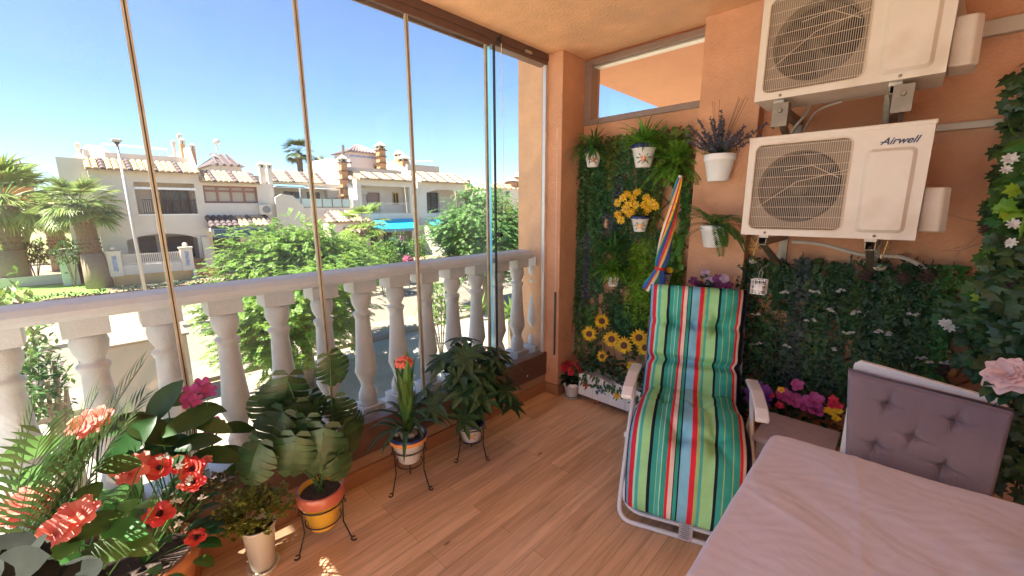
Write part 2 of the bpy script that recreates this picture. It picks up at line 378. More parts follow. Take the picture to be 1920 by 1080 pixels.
cy.node_tree.links.new(cyn['Principled BSDF'].outputs[0], mxx.inputs[1]); cy.node_tree.links.new(trn.outputs[0], mxx.inputs[2]); tp = cyn.new('ShaderNodeBsdfTransparent'); tp.inputs[0].default_value = (.75, 1, 1, 1); m2x = cyn.new('ShaderNodeMixShader'); m2x.inputs[0].default_value = .35
cy.node_tree.links.new(mxx.outputs[0], m2x.inputs[1]); cy.node_tree.links.new(tp.outputs[0], m2x.inputs[2]); cy.node_tree.links.new(m2x.outputs[0], cyn['Material Output'].inputs[0])
MB().box(GX-.035, GX-.029, 1.862, 1.905, .331, 2.427).build('glass_edge', cy, t)
MB().box(GX-.008, GX+.008, 1.9065, 1.914, .331, 2.427).build('dark_seal', dark_rubber, t)
m = MB(); m.box(-1.985, -1.958, 2.402, 2.4295, .3305, 2.4275); m.build('side_profile', mat('pale aluminium', (.62, .6, .57), .35, .05, metal=.4), t, bevel=.003)
m = MB(); m.lathe([(0,0),(.014,0),(.014,.02),(.017,.024),(.017,.034),(.012,.038),(0,.038)], P(933, 440, 0, GX+.005), 16, axis=(1,0,0)); m.build('lock_knob', dark_rubber, t)
m = MB(); q = P(935, 80, 0, -1.955); m.box(-1.97, -1.948, q.y-.015, q.y+.012, 2.44, 2.47); m.tube([(-1.95, q.y-.01, 2.45), (-1.94, q.y+.01, 2.487)], .005)
m.build('catch', dark_rubber, t)
m = MB(); q = P(990, 98, 0, -1.955); m.box(-1.96, -1.945, q.y-.03, q.y+.03, q.z-.008, q.z+.008); m.build('catch', mat('steel', (.5, .48, .45), .3, .05, metal=.8), t)
m = MB(); q = P(940, 95, 0, -1.945); e = P(945, 398, 0, -1.945); m.tube([q+V((0,0,.04)), q, (q+e)/2+V((.002,.002,0)), e], .0018, 5); m.ball(e, .006, 8)
tag(m.build('pull_cord', white_paint, loc=q), 'thin white pull cord hanging in front of the end glass panel', 'cord')
m = MB(); a = P(1041, 548, 1, 2.41); b_ = P(1039, 665, 1, 2.41); m.tube([a, b_], .0075, 10, 0); m.tube([P(1045, 240, 1, 2.42), a], .0012, 5, 1)
tag(m.build('cord_weight', [mat('grey foam', (.07, .07, .075), .9), white_paint], loc=b_), 'long dark grey grip hanging on a thin cord against the corner column', 'cord grip')

# ================================================================ BALUSTRADE
t = thing('balustrade', 'pale cast stone balustrade with turned balusters outside the glass', 'balustrade', (-2.22, .5, .22))
m = MB(); prof = [(-2.31,1.06),(-2.125,1.06),(-2.118,1.075),(-2.12,1.095),(-2.14,1.115),(-2.17,1.122),(-2.26,1.122),(-2.295,1.112),(-2.317,1.09)]
m.hexa([(x,-2.2,z) for x,z in prof], [(x,2.475,z) for x,z in prof]); m.build('handrail', stone, t, bevel=.004)
bp_ = [(0,.222),(.05,.224)]
H = .84; z0 = .22
pr = [(.088,.045),(.10,.052),(.13,.057),(.17,.052),(.20,.040),(.215,.034),(.225,.040),(.232,.049),(.243,.052),(.25,.047),(.262,.046),(.268,.041),(.29,.041),(.45,.048),(.60,.059),(.64,.063),(.655,.065),(.668,.060),(.69,.054),(.74,.038),(.775,.035),(.785,.043),(.80,.045),(.83,.054),(.865,.055),(.885,.049),(.89,.054),(.905,.054)]
prof = [(r, z0+H*(1-tt)) for tt, r in reversed(pr)]
for i in range(-9, 13):
    y = -.03+.2195*i
    m = MB(); m.lathe(prof, (-2.22, y, 0), 20)
    fs = len(m.f)
    o_ = m.build('baluster', stone, t, smooth=True)
    # square blocks, joined to the same baluster mesh
    m2 = MB(); m2.box(-2.29,-2.15,y-.07,y+.07,z0+.0005,z0+.08); m2.box(-2.285,-2.155,y-.065,y+.065,z0+H*.915,1.0595)
    me = o_.data; k = len(me.vertices); w0 = V(o_['_w'])
    import bmesh
    bm = bmesh.new(); bm.from_mesh(me)
    for f_ in bm.faces: f_.smooth = len(f_.verts) == 4
    vs = [bm.verts.new(V(v)-w0) for v in m2.v]; bm.verts.ensure_lookup_table()
    for f_ in m2.f: bm.faces.new([vs[j] for j in f_])
    bm.to_mesh(me); bm.free()

# ================================================================ AIR CONDITIONERS
ac_body = mat('beige enamel', (.64, .58, .49), .42, .04, 4, .08, 200, dirt=((.55, .47, .37), 5))
ac_dark = mat('grille cavity', (.01, .009, .008), .6, .2)
ac_wire = mat('beige wire', (.62, .52, .40), .4, .05)
ac_fan = mat('fan plastic', (.085, .07, .055), .5, .1)
galv = mat('galvanised steel', (.22, .18, .13), .4, .15, 30, metal=.5)
def rrect(x0, x1, z0, z1, r, k=6):
    out = []
    for cx, cz, a0 in ((x1-r,z1-r,0),(x0+r,z1-r,90),(x0+r,z0+r,180),(x1-r,z0+r,270)):
        for i in range(k+1):
            a = R(a0+90*i/k); out.append((cx+r*math.cos(a), cz+r*math.sin(a)))
    return out
def ac_unit(z0, z1, label, logo):
    x0, x1, yf, yb = -.576, .028, 2.2, 2.45
    H = z1-z0
    t = thing('air_conditioner', label, 'air conditioner', ((x0+x1)/2, (yf+yb)/2, z0))
    gx0, gx1, gz0, gz1 = x0+.027, x0+.375, z0+.028, z1-.03
    ax0, ax1, az0, az1 = x0, gx1+.03, z0, z1
    inner = rrect(gx0, gx1, gz0, gz1, .03); N = len(inner)
    outer = []
    cx, cz = (gx0+gx1)/2, (gz0+gz1)/2
    for i, (x, z) in enumerate(inner):
        dx, dz = x-cx, z-cz; s = 1e9
        if dx: s = min(s, ((ax1 if dx > 0 else ax0)-cx)/dx)
        if dz: s = min(s, ((az1 if dz > 0 else az0)-cz)/dz)
        outer.append((cx+dx*s, cz+dz*s))
    # make sure outer contains the corners
    for c in ((ax0,az0),(ax1,az0),(ax0,az1),(ax1,az1)):
        j = min(range(N), key=lambda q: (outer[q][0]-c[0])**2+(outer[q][1]-c[1])**2); outer[j] = c
    m = MB()
    m.add([(x, yf, z) for x, z in inner]+[(x, yf, z) for x, z in outer]+[(x, yf+.03, z) for x, z in inner],
          [(i, (i+1)%N, N+(i+1)%N, N+i) for i in range(N)]+[(i, 2*N+i, 2*N+(i+1)%N, (i+1)%N) for i in range(N)])
    m.add([(ax1,yf,z0),(x1,yf,z0),(x1,yf,z1),(ax1,yf,z1)], [(0,1,2,3)])
    m.add([(x0,yf,z0),(x1,yf,z0),(x1,yb,z0),(x0,yb,z0),(x0,yf,z1),(x1,yf,z1),(x1,yb,z1),(x0,yb,z1)],
          [(3,2,1,0),(4,5,6,7),(1,2,6,5),(2,3,7,6),(3,0,4,7)])
    m.build('casing', ac_body, t, bevel=.0)
    m = MB(); m.box(x0-.004, x1+.004, yf-.004, yb+.004, z1-.026, z1+.005); 
    m2 = MB(); m2.box(x0-.004, x1+.004, yf-.003, yb, z1-.012, z1+.006); m2.build('lid', ac_body, t, bevel=.004)
    # raised service panel with bevelled rim
    px0, px1, pz0, pz1 = gx1+.045, x1-.035, z0+.025, z1-.085
    o1 = rrect(px0, px1, pz0, pz1, .02); o2 = rrect(px0+.012, px1-.012, pz0+.012, pz1-.012, .014); K = len(o1)
    m = MB(); m.add([(x, yf-.001, z) for x, z in o1]+[(x, yf-.012, z) for x, z in o2], [(i, (i+1)%K, K+(i+1)%K, K+i) for i in range(K)]+[tuple(range(K, 2*K))])
    m.build('service_panel', ac_body, t)
    # cavity: plate with round opening, and the fan behind
    fr = .155; fcx, fcz = cx, cz
    circ = [(fcx+fr*math.cos(2*PI*i/48), fcz+fr*math.sin(2*PI*i/48)) for i in range(48)]
    sq = []
    for x, z in circ:
        dx, dz = x-fcx, z-fcz; s = min(((gx1-cx)/abs(dx)) if dx else 9e9, ((gz1-cz)/abs(dz)) if dz else 9e9); sq.append((fcx+dx*s, fcz+dz*s))
    m = MB(); m.add([(x, yf+.028, z) for x, z in circ]+[(x, yf+.028, z) for x, z in sq]+[(x, yf+.10, z) for x, z in circ], [(i,(i+1)%48,48+(i+1)%48,48+i) for i in range(48)]+[(i,96+i,96+(i+1)%48,(i+1)%48) for i in range(48)], 0)
    m.add([(x, yf+.10, z) for x, z in circ], [tuple(range(48))], 1)
    m.build('shroud', [mat('shroud metal', (.26, .20, .14), .6, .1), ac_dark], t)
    m = MB(); m.lathe([(0,0),(.035,0),(.035,.03),(0,.035)], (fcx, yf+.09, fcz), 20, axis=(0,-1,0))
    for k in range(3):
        a = k*2*PI/3+.5; vs = []; fs = []
        for i in range(7):
            rr = .03+(.118)*i/6
            for j, da in enumerate((-.12, .25, .62)):
                aa = a+da*(.55+.75*i/6)+i*.05; vs.append((fcx+rr*math.cos(aa), yf+.085-.02*j*.8, fcz+rr*math.sin(aa)))
        for i in range(6):
            for j in range(2): fs.append((i*3+j, i*3+j+1, i*3+j+4, i*3+j+3))
        m.add(vs, fs)
    m.build('fan', ac_fan, t, smooth=True)
    # wire grille
    m = MB(); nv = 46
    for i in range(nv+1):
        x = gx0+.004+(gx1-gx0-.008)*i/nv; e = max(0, .03-min(x-gx0, gx1-x)); dz = .03-math.sqrt(max(0, .03**2-e*e)) if e > 0 else 0
        m.tube([(x, yf+.004, gz0+dz), (x, yf-.004, gz0+dz+.012), (x, yf-.004, gz1-dz-.012), (x, yf+.004, gz1-dz)], .00095, 5)
    for k in range(9):
        z = gz0+.012+(gz1-gz0-.024)*k/8
        m.tube([(gx0, yf+.002, z), (gx0+.01, yf-.001, z), (gx1-.01, yf-.001, z), (gx1, yf+.002, z)], .0012, 5)
    m.tube([(gx0+.03, yf-.0055, gz0+.1), (cx, yf-.0055, cz+.02), (gx1-.005, yf-.0055, cz+.06)], .0013, 5)
    m.tube([(cx-.05, yf-.0055, cz+.07), (cx+.05, yf-.0055, cz+.085), (gx1-.03, yf-.0055, cz+.03)], .0013, 5)
    m.tube([(x, yf-.002, z) for x, z in inner], .0026, 6, closed=True)
    m.build('grille', ac_wire, t)
    # valve cover on the right
    m = MB(); cz0 = z0+.03; pts = [(x1+.002, yf+.07), (x1+.06, yf+.075), (x1+.08, yf+.10), (x1+.08, yb-.01), (x1+.002, yb-.01)]
    m.hexa([(x, y, cz0) for x, y in pts], [(x-.006*(x > x1+.01), y, cz0+.17) for x, y in pts]); m.build('valve_cover', ac_body, t, bevel=.008, bseg=3)
    for xx in (x0+.10, x1-.12): MB().lathe([(0,0),(.006,0),(.006,.003),(0,.005)], (xx, yf, z0+.012), 8, axis=(0,-1,0)).build('screw', galv, t)
    for xx in (x0+.09, x1-.13): MB().box(xx-.02, xx+.02, yf+.03, yb-.03, z0-.014, z0-.0005).build('foot_rail', ac_body, t, bevel=.002)
    if logo:
        cu = bpy.data.curves.new('logo', 'FONT'); cu.body = 'Airwell'; cu.size = .044; cu.shear = .42; cu.extrude = .0006; cu.offset = .0007; cu.space_character = 1.0
        tmp = bpy.data.objects.new('tmp', cu); COL.objects.link(tmp)
        bpy.context.view_layer.update()
        me = bpy.data.meshes.new_from_object(tmp.evaluated_get(bpy.context.evaluated_depsgraph_get())); bpy.data.objects.remove(tmp)
        a = P(1650, 272, 1, yf); b2 = P(1728, 262, 1, yf); xs = [v.co.x for v in me.vertices]; w = max(xs)-min(xs); s = (b2.x-a.x)/w
        me.materials.append(mat('navy print', (.012, .02, .09), .4)); o = bpy.data.objects.new('logo', me); COL.objects.link(o)
        M = Matrix.Rotation(PI/2, 4, 'X'); o.parent = t; o.location = V((a.x-min(xs)*s, yf-.002, a.z))-V(t['_w']); o.rotation_euler = (PI/2, 0, 0); o.scale = (s, s, s)
        m = MB(); m.box(a.x+.0, a.x+.024, yf-.0025, yf-.001, a.z+.008, a.z+.011)
        m.build('logo_bar', MATS['navy print'], t)
    return t
ac_unit(1.323, 1.757, 'lower outdoor air conditioning unit with blue lettering above the dark greenery', True)
ac_unit(1.918, 2.352, 'upper outdoor air conditioning unit reaching the ceiling, its lettering out of view', False)
def bracket(x, z, label):
    m = MB(); m.box(x-.018, x+.018, 2.21, 2.685, z-.032, z-.028); m.box(x-.018, x-.014, 2.21, 2.685, z-.028, z-.0); m.box(x+.014, x+.018, 2.21, 2.685, z-.028, z-.0)
    m.box(x-.022, x+.022, 2.686, 2.6995, z-.22, z+.0)
    m.hexa([(x-.014,2.23,z-.033),(x+.014,2.23,z-.033),(x+.014,2.684,z-.2),(x-.014,2.684,z-.2)], [(x-.014,2.26,z-.0325),(x+.014,2.26,z-.0325),(x+.014,2.684,z-.17),(x-.014,2.684,z-.17)])
    m.lathe([(0,0),(.008,0),(.008,.02),(0,.02)], (x, 2.26, z-.04), 8)
    tag(m.build('wall_bracket', galv, bevel=.001), label, 'bracket', 'steel brackets under the air conditioners')
bracket(-.486, 1.903, 'left steel bracket under the upper air conditioner')
bracket(-.100, 1.903, 'right steel bracket under the upper air conditioner')
bracket(-.486, 1.308, 'left steel bracket under the lower air conditioner')
bracket(-.100, 1.308, 'right steel bracket under the lower air conditioner')
# front angle plates that hang below the upper unit
for x, lab in ((-.47, 'galvanised hanging plate at the lower left of the upper air conditioner'), (-.075, 'galvanised hanging plate at the lower right of the upper air conditioner')):
    m = MB(); m.box(x-.03, x+.03, 2.2, 2.204, 1.80, 1.90); m.box(x-.03, x-.026, 2.204, 2.25, 1.80, 1.90); m.box(x+.026, x+.03, 2.204, 2.25, 1.80, 1.90)
    m.lathe([(0,0),(.009,0),(.009,.012),(0,.012)], (x, 2.199, 1.865), 8, axis=(0,-1,0))
    tag(m.build('mounting_plate', galv, bevel=.001), lab, 'plate', 'mounting plates')
duct = mat('ivory duct plastic', (.55, .48, .38), .5, .05)
m = MB(); m.box(.10, .6, 2.66, 2.70, 2.13, 2.19); m.box(.09, .12, 2.655, 2.70, 2.125, 2.195); tag(m.build('cable_duct', duct, bevel=.004), 'wide ivory duct running right from the upper air conditioner', 'duct', 'ivory wall ducts')
m = MB(); m.box(.02, .6, 2.67, 2.70, 1.775, 1.805); tag(m.build('cable_duct', duct, bevel=.004), 'narrow pale duct running right above the lower air conditioner', 'duct', 'ivory wall ducts')
hose = mat('grey hose', (.50, .46, .40), .6, .05)
def hosetube(pts, r, label, corr=True):
    pts = [V(p) for p in pts]; out = []
    for i in range(len(pts)-1):
        p0 = pts[max(0,i-1)]; p1 = pts[i]; p2 = pts[i+1]; p3 = pts[min(len(pts)-1,i+2)]
        for k in range(10):
            u = k/10; out.append(.5*((2*p1)+(p2-p0)*u+(2*p0-5*p1+4*p2-p3)*u*u+(3*p1-p0-3*p2+p3)*u**3))
    out.append(pts[-1]); m = MB(); m.tube(out, r, 10)
    if corr:
        L = sum((out[i+1]-out[i]).length for i in range(len(out)-1)); k = int(L/.008); 
        for q in range(k):
            f = q/k*(len(out)-1); i = int(f); u = f-i; c = out[i].lerp(out[i+1], u); d = (out[i+1]-out[i]).normalized()
            m.lathe([(r*.98,-.002),(r*1.16,0),(r*.98,.002)], c, 10, axis=d)
    tag(m.build('drain_hose', hose, smooth=True), label, 'hose')
hosetube([P(1485,453,1,2.45), P(1540,458,1,2.5), P(1620,478,1,2.55), P(1690,482,1,2.58), P(1738,505,1,2.62)], .009, 'ribbed grey hose sagging along the wall under the lower unit')
hosetube([P(1520,188,1,2.4), P(1512,212,1,2.5), P(1490,240,1,2.55), P(1480,262,1,2.6)], .008, 'short grey hose curling down between the two units', False)
hosetube([P(1578,190,1,2.4), P(1530,210,1,2.5), P(1505,250,1,2.6)], .005, 'thin grey cable looping under the upper unit', False)
m = MB()
for k, (a, w) in enumerate(((1668,.017),(1684,.012))):
    m.tube([P(a,175,1,2.46), P(a-3,200,1,2.5), P(a-6,240,1,2.5)], w, 10)
tag(m.build('insulated_pipe', mat('pipe wrap', (.42,.36,.28), .8, .15, 40, .4, 120), smooth=True), 'pair of wrapped pipes dropping between the two air conditioners', 'pipe')
hosetube([P(1800,40,1,2.45), P(1795,10,1,2.5), P(1800,-40,1,2.55)], .022, 'thick insulated pipe rising at the right of the upper unit', False)

# hanging glass terrariums and the candle cage
gl_ball = glassmat('thin bowl glass', (.93, .96, .95)); gold = mat('gold clip', (.45, .30, .12), .3, .1, metal=.8)
def terrarium(px, py, ry, y, label):
    c = P(px, py, 1, y); t = thing('hanging_terrarium', label, 'terrarium', c, 'glass terrariums hanging under the lower unit')
    m = MB(); m.ball(c, ry, 20, (1.15,1,1)); m.build('glass_bowl', gl_ball, t, smooth=True)
    m = MB()
    for i in range(60):
        d = rdir(-1, -.35); m.ball(c+V((d.x,d.y,d.z))*ry*rv(.7,.88), .0035, 5)
    m.build('gravel', pebble, t)
    m = MB()
    for i in range(14): m.leaf(c+V((0,0,-ry*.4)), rdir(.1,.9), ry*.8, .008, .4, 3, prof='lance')
    m.build('succulent', L_bright, t)
    m = MB(); top = P(px, 455, 1, y)
    m.tube([c+V((0,0,ry)), top], .0015, 5); w = .022
    for k in range(3):
        z = top.z-.012-k*.016; m.tube([(c.x-w,y-.01,z),(c.x+w,y-.01,z),(c.x+w,y-.01,z+.012),(c.x-w,y-.01,z+.012)], .0016, 5, closed=True)
    m.tube([(c.x-.012,y-.01,top.z+.01),(c.x-.004,y-.01,top.z-.05)], .0014, 5); m.tube([(c.x+.012,y-.01,top.z+.01),(c.x+.004,y-.01,top.z-.05)], .0014, 5)
    m.build('clip', gold, t)
terrarium(1412, 487, .020, 2.22, 'small glass terrarium hanging at the lower left corner of the lower unit')
terrarium(1650, 497, .026, 2.30, 'glass terrarium hanging under the right bracket of the lower unit')
c = P(1423, 537, 1, 2.2); t = thing('candle_cage', 'white wire cage lantern with a candle cup hanging beside the lounger', 'lantern', c-V((0,0,.035)))
m = MB(); w, h = .031, .033
for i in range(5):
    for s in (-1, 1):
        a = -w+2*w*i/4; m.tube([c+V((a, s*w*.7, -h)), c+V((a, s*w*.7, h))], .0018, 5); m.tube([c+V((s*w, a*.7, -h)), c+V((s*w, a*.7, h))], .0018, 5)
for k in range(4):
    z = -h+2*h*k/3; m.tube([c+V((-w,-w*.7,z)), c+V((w,-w*.7,z)), c+V((w,w*.7,z)), c+V((-w,w*.7,z))], .002, 5, closed=True)
m.build('cage', white_paint, t)
m = MB(); m.tube([c+V((-.006,0,h)), c+V((-.004,0,.07)), c+V((.003,0,.085)), c+V((.010,0,.07)), c+V((.006,0,.04))], .0015, 5); m.tube([c+V((.003,0,.085)), c+V((.03,.0,.11))], .0014, 5); m.build('hook', galv, t)
m = MB(); m.lathe([(.0,-.03),(.02,-.03),(.021,.012),(.018,.012),(.017,-.02),(0,-.02)], c, 16); m.build('candle_cup', ceramic, t, smooth=True)
# ================================================================ LOUNGER
J = V((-.74, 2.17, 0)); F = V((.342, -.94, 0)).normalized(); Rv = V((-F.y, F.x, 0)); UP = V((0, 0, 1))
def C_(s, u, z): return J + F*s + Rv*u + UP*z
t = thing('lounge_chair', 'white tubular relax lounger with a bright striped padded cushion', 'lounger', J)
def stripes():
    m = bpy.data.materials.new('striped canvas'); m.use_nodes = True; n = m.node_tree.nodes; l = m.node_tree.links; b = n['Principled BSDF']
    uv = n.new('ShaderNodeUVMap'); sp = n.new('ShaderNodeSeparateXYZ'); l.new(uv.outputs[0], sp.inputs[0])
    nz = n.new('ShaderNodeTexNoise'); nz.inputs['Scale'].default_value = 6; l.new(uv.outputs[0], nz.inputs['Vector'])
    ad = n.new('ShaderNodeMath'); ad.operation = 'MULTIPLY_ADD'; ad.inputs[1].default_value = .006; l.new(nz.outputs[0], ad.inputs[0]); l.new(sp.outputs[0], ad.inputs[2])
    cr = n.new('ShaderNodeValToRGB'); cr.color_ramp.interpolation = 'CONSTANT'; l.new(ad.outputs[0], cr.inputs[0])
    bl = (.22,.52,.66); rd = (.66,.03,.05); te = (.04,.34,.26); tl = (.07,.42,.35); lg = (.32,.64,.28); pg = (.38,.70,.50); bk = (.012,.015,.03); cm = (.75,.60,.50); ye = (.35,.50,.20)
    sq = [(0,bl),(.035,rd),(.075,pg),(.095,tl),(.125,lg),(.195,bk),(.222,te),(.262,pg),(.268,tl),(.30,pg),(.306,te),(.345,rd),(.368,cm),(.405,bk),(.413,te),(.44,bk),(.452,bl),(.53,rd),(.573,ye),(.60,tl),(.622,lg),(.715,bk),(.74,te),(.785,ye),(.792,te),(.85,ye),(.857,te),(.905,rd),(.928,cm),(.95,bk)]
    e = cr.color_ramp.elements
    e[0].position = 0; e[0].color = (*bl, 1); e[1].position = .035; e[1].color = (*rd, 1)
    for p, c in sq[2:]:
        q = e.new(p); q.color = (*c, 1)
    w = n.new('ShaderNodeTexNoise'); w.inputs['Scale'].default_value = 9; w.inputs['Detail'].default_value = 8; l.new(uv.outputs[0], w.inputs['Vector'])
    rr = n.new('ShaderNodeValToRGB'); rr.color_ramp.elements[0].color = (.8,.8,.8,1); rr.color_ramp.elements[1].color = (1.15,1.15,1.15,1); l.new(w.outputs[0], rr.inputs[0])
    mx = n.new('ShaderNodeMixRGB'); mx.blend_type = 'MULTIPLY'; mx.inputs[0].default_value = 1; l.new(cr.outputs[0], mx.inputs[1]); l.new(rr.outputs[0], mx.inputs[2])
    l.new(mx.outputs[0], b.inputs['Base Color']); b.inputs['Roughness'].default_value = .85; b.inputs['Specular IOR Level'].default_value = .2
    wv = n.new('ShaderNodeTexNoise'); wv.inputs['Scale'].default_value = 160; l.new(uv.outputs[0], wv.inputs['Vector'])
    bp = n.new('ShaderNodeBump'); bp.inputs['Strength'].default_value = .25; bp.inputs['Distance'].default_value = .003; l.new(wv.outputs[0], bp.inputs['Height']); l.new(bp.outputs[0], b.inputs['Normal'])
    return m
stripe = stripes()
def cushion(path, name, half, thick, seams, tufts, wfun):
    """padded cushion along a profile path of (s,z)"""
    def cr(p0,p1,p2,p3,u): return [.5*((2*p1[k])+(p2[k]-p0[k])*u+(2*p0[k]-5*p1[k]+4*p2[k]-p3[k])*u*u+(3*p1[k]-p0[k]-3*p2[k]+p3[k])*u**3) for k in (0,1)]
    pts = []
    for i in range(len(path)-1):
        for k in range(9): pts.append(cr(path[max(0,i-1)], path[i], path[i+1], path[min(len(path)-1,i+2)], k/9))
    pts.append(list(path[-1])); L = [0]
    for i in range(1, len(pts)): L.append(L[-1]+math.hypot(pts[i][0]-pts[i-1][0], pts[i][1]-pts[i-1][1]))
    tot = L[-1]; NU = 40; m = MB(); uvs = []
    rings = []
    for i, (s, z) in enumerate(pts):
        a = pts[max(0,i-1)]; b = pts[min(len(pts)-1,i+1)]; tx, tz = b[0]-a[0], b[1]-a[1]; h = math.hypot(tx, tz); nx, nz = -tz/h, tx/h
        if nx*.4+nz*.9 < 0: nx, nz = -nx, -nz      # outward: front and up
        v = L[i]/tot; w = half*wfun(v); end = min(1, min(L[i], tot-L[i])/.055); w *= 1-.07*sum(sa*math.exp(-((v-sm)/.03)**2) for sm, sa in seams); endf = math.sqrt(max(0, 1-(1-end)**2))
        top = []; bot = []
        for j in range(NU+1):
            u = -1+2*j/NU; e = math.sqrt(max(0, 1-abs(u)**5)); d = thick*(.25+.75*endf)*e
            k = 1
            for sm, sa in seams: k -= sa*math.exp(-((v-sm)/.035)**2)
            for (tv, tu, amp) in tufts:
                dv_, du_ = (v-tv)*tot, (u-tu)*half; rr_ = math.hypot(dv_, du_); th_ = math.atan2(dv_, du_)
                k -= amp*1.3*math.exp(-(rr_/.035)**2)+.30*math.exp(-rr_/.07)*abs(math.cos(2.5*th_+tu*3))**4
            k += .07*math.sin(v*23+u*3)*math.sin(u*4+1)+.05*math.sin(u*9+v*17)
            top.append((C_(s+nx*d*k, w*u, z+nz*d*k), (j/NU, v*1.6))); bot.append((C_(s-nx*.006*e, w*u, z-nz*.006*e), (j/NU, v*1.6)))
        rings.append(top+bot[::-1])
    n_ = len(rings[0]); vs = [p for r in rings for p, _ in r]; uvl = [q for r in rings for _, q in r]; fs = []
    for i in range(len(rings)-1):
        for j in range(n_): fs.append((i*n_+j, i*n_+(j+1)%n_, (i+1)*n_+(j+1)%n_, (i+1)*n_+j))
    fs += [tuple(range(n_-1,-1,-1)), tuple((len(rings)-1)*n_+j for j in range(n_))]
    m.add(vs, fs); o = m.build(name, stripe, t, smooth=True)
    ul = o.data.uv_layers.new(name='UVMap')
    for lp in o.data.loops: ul.data[lp.index].uv = uvl[lp.vertex_index]
    # grey piping down both edges
    for sgn in (0, NU):
        m = MB(); m.tube([rings[i][sgn][0] for i in range(0, len(rings), 2)], .0045, 6); m.build('piping', mat('navy piping', (.03,.035,.07), .7, .1), o, smooth=True)
    return o
cushion([(-.235,1.005),(-.205,.90),(-.165,.76),(-.125,.62),(-.085,.50),(-.045,.385)], 'back_cushion', .250, .10, [(.66,.8),(.33,.3)], [(.33,-.45,.45),(.33,.0,.45),(.33,.45,.45)], lambda v: 1-.03*math.sin(v*PI))
cushion([(-.01,.375),(.08,.395),(.20,.41),(.33,.41),(.42,.38),(.49,.30),(.54,.20),(.565,.12)], 'seat_cushion', .252, .10, [], [(.30,-.42,.4),(.30,.2,.4),(.58,-.15,.45),(.58,.45,.4)], lambda v: (.95+.06*math.sin(v*PI))*(1-.12*math.exp(-v/.03)))
tube_w = mat('white tube', (.78,.77,.74), .3, .02, coat=.3)
def arc(a, c, b, k=6):   # rounded corner between a-c-b
    a, c, b = V(a), V(c), V(b); return [(a*(1-u)**2+c*2*u*(1-u)+b*u*u) for u in [i/k for i in range(k+1)]]
h = .275
m = MB(); zf = .014
pts = [C_(.10,-h,.56), C_(.44,-h,.15)] + arc(C_(.50,-h,.07), C_(.54,-h,zf), C_(.545,-h+.06,zf)) + arc(C_(.545,h-.06,zf), C_(.54,h,zf), C_(.50,h,.07)) + [C_(.44,h,.15), C_(.10,h,.56)]
m.tube(pts, .0115, 10); m.build('front_legs', tube_w, t, smooth=True)
m = MB(); pts = [C_(.16,-h-.012,.55), C_(-.10,-h-.012,.14)] + arc(C_(-.14,-h-.012,.08), C_(-.18,-h,zf), C_(-.18,-h+.08,zf)) + arc(C_(-.18,h-.08,zf), C_(-.18,h,zf), C_(-.14,h+.012,.08)) + [C_(-.10,h+.012,.14), C_(.16,h+.012,.55)]
m.tube(pts, .0115, 10); m.build('rear_legs', tube_w, t, smooth=True)
m = MB(); pts = [C_(-.27,-h+.06,.97), C_(-.05,-h+.06,.36), C_(.36,-h+.05,.38)] + arc(C_(.50,-h+.02,.14), C_(.535,-h+.02,.075), C_(.54,-h+.1,.07)) + arc(C_(.54,h-.1,.07), C_(.535,h-.02,.075), C_(.50,h-.02,.14)) + [C_(.36,h-.05,.38), C_(-.05,h-.06,.36), C_(-.27,h-.06,.97)]
m.tube(pts, .010, 10); m.tube([C_(-.27,-h+.06,.97), C_(-.27,h-.06,.97)], .010, 8); m.build('seat_frame', tube_w, t, smooth=True)
m = MB(); m.tube([C_(.30,-h-.02,.31), C_(.30,-h+.03,.31)], .014, 10); m.tube([C_(.30,h-.03,.31), C_(.30,h+.02,.31)], .014, 10); m.build('hinge', tube_w, t, smooth=True)
m = MB(); sl = [C_(s, 0, z) for s, z in ((-.26,.98),(-.06,.38),(.36,.385),(.53,.10))]
for a, b in zip(sl, sl[1:]): m.add([a-Rv*.25, a+Rv*.25, b+Rv*.25, b-Rv*.25], [(0,1,2,3)])
m.build('sling', mat('grey sling', (.25,.23,.22), .9), t)
for sgn in (-1, 1):
    m = MB(); u0 = sgn*(h+.005); prof = [(.40,.55),(.415,.575),(.36,.60),(.20,.615),(.03,.60),(.0,.585),(.0,.57),(.2,.592),(.36,.575)]
    m.hexa([C_(s,u0-.026,z) for s, z in prof], [C_(s,u0+.026,z) for s, z in prof]); m.build('armrest', tube_w, t, bevel=.006, bseg=3)
m = MB(); q = C_(.548,.02,.10); m.add([q-Rv*.028, q+Rv*.028, q+Rv*.027-UP*.085+F*.01, q-Rv*.029-UP*.085+F*.01], [(0,1,2,3)])
lb = m.build('care_label', mat('label cloth', (.55,.52,.50), .9, .05), t)
m = MB()
for k in range(9):
    a = q-Rv*.022-UP*(.012+.008*k)+F*(.0015*k+.0015); m.obox(a+Rv*(.020), Rv*rv(.012,.020), F*.0004, UP*.0012)
m.build('label_print', mat('label ink', (.2,.19,.19), .9), lb)
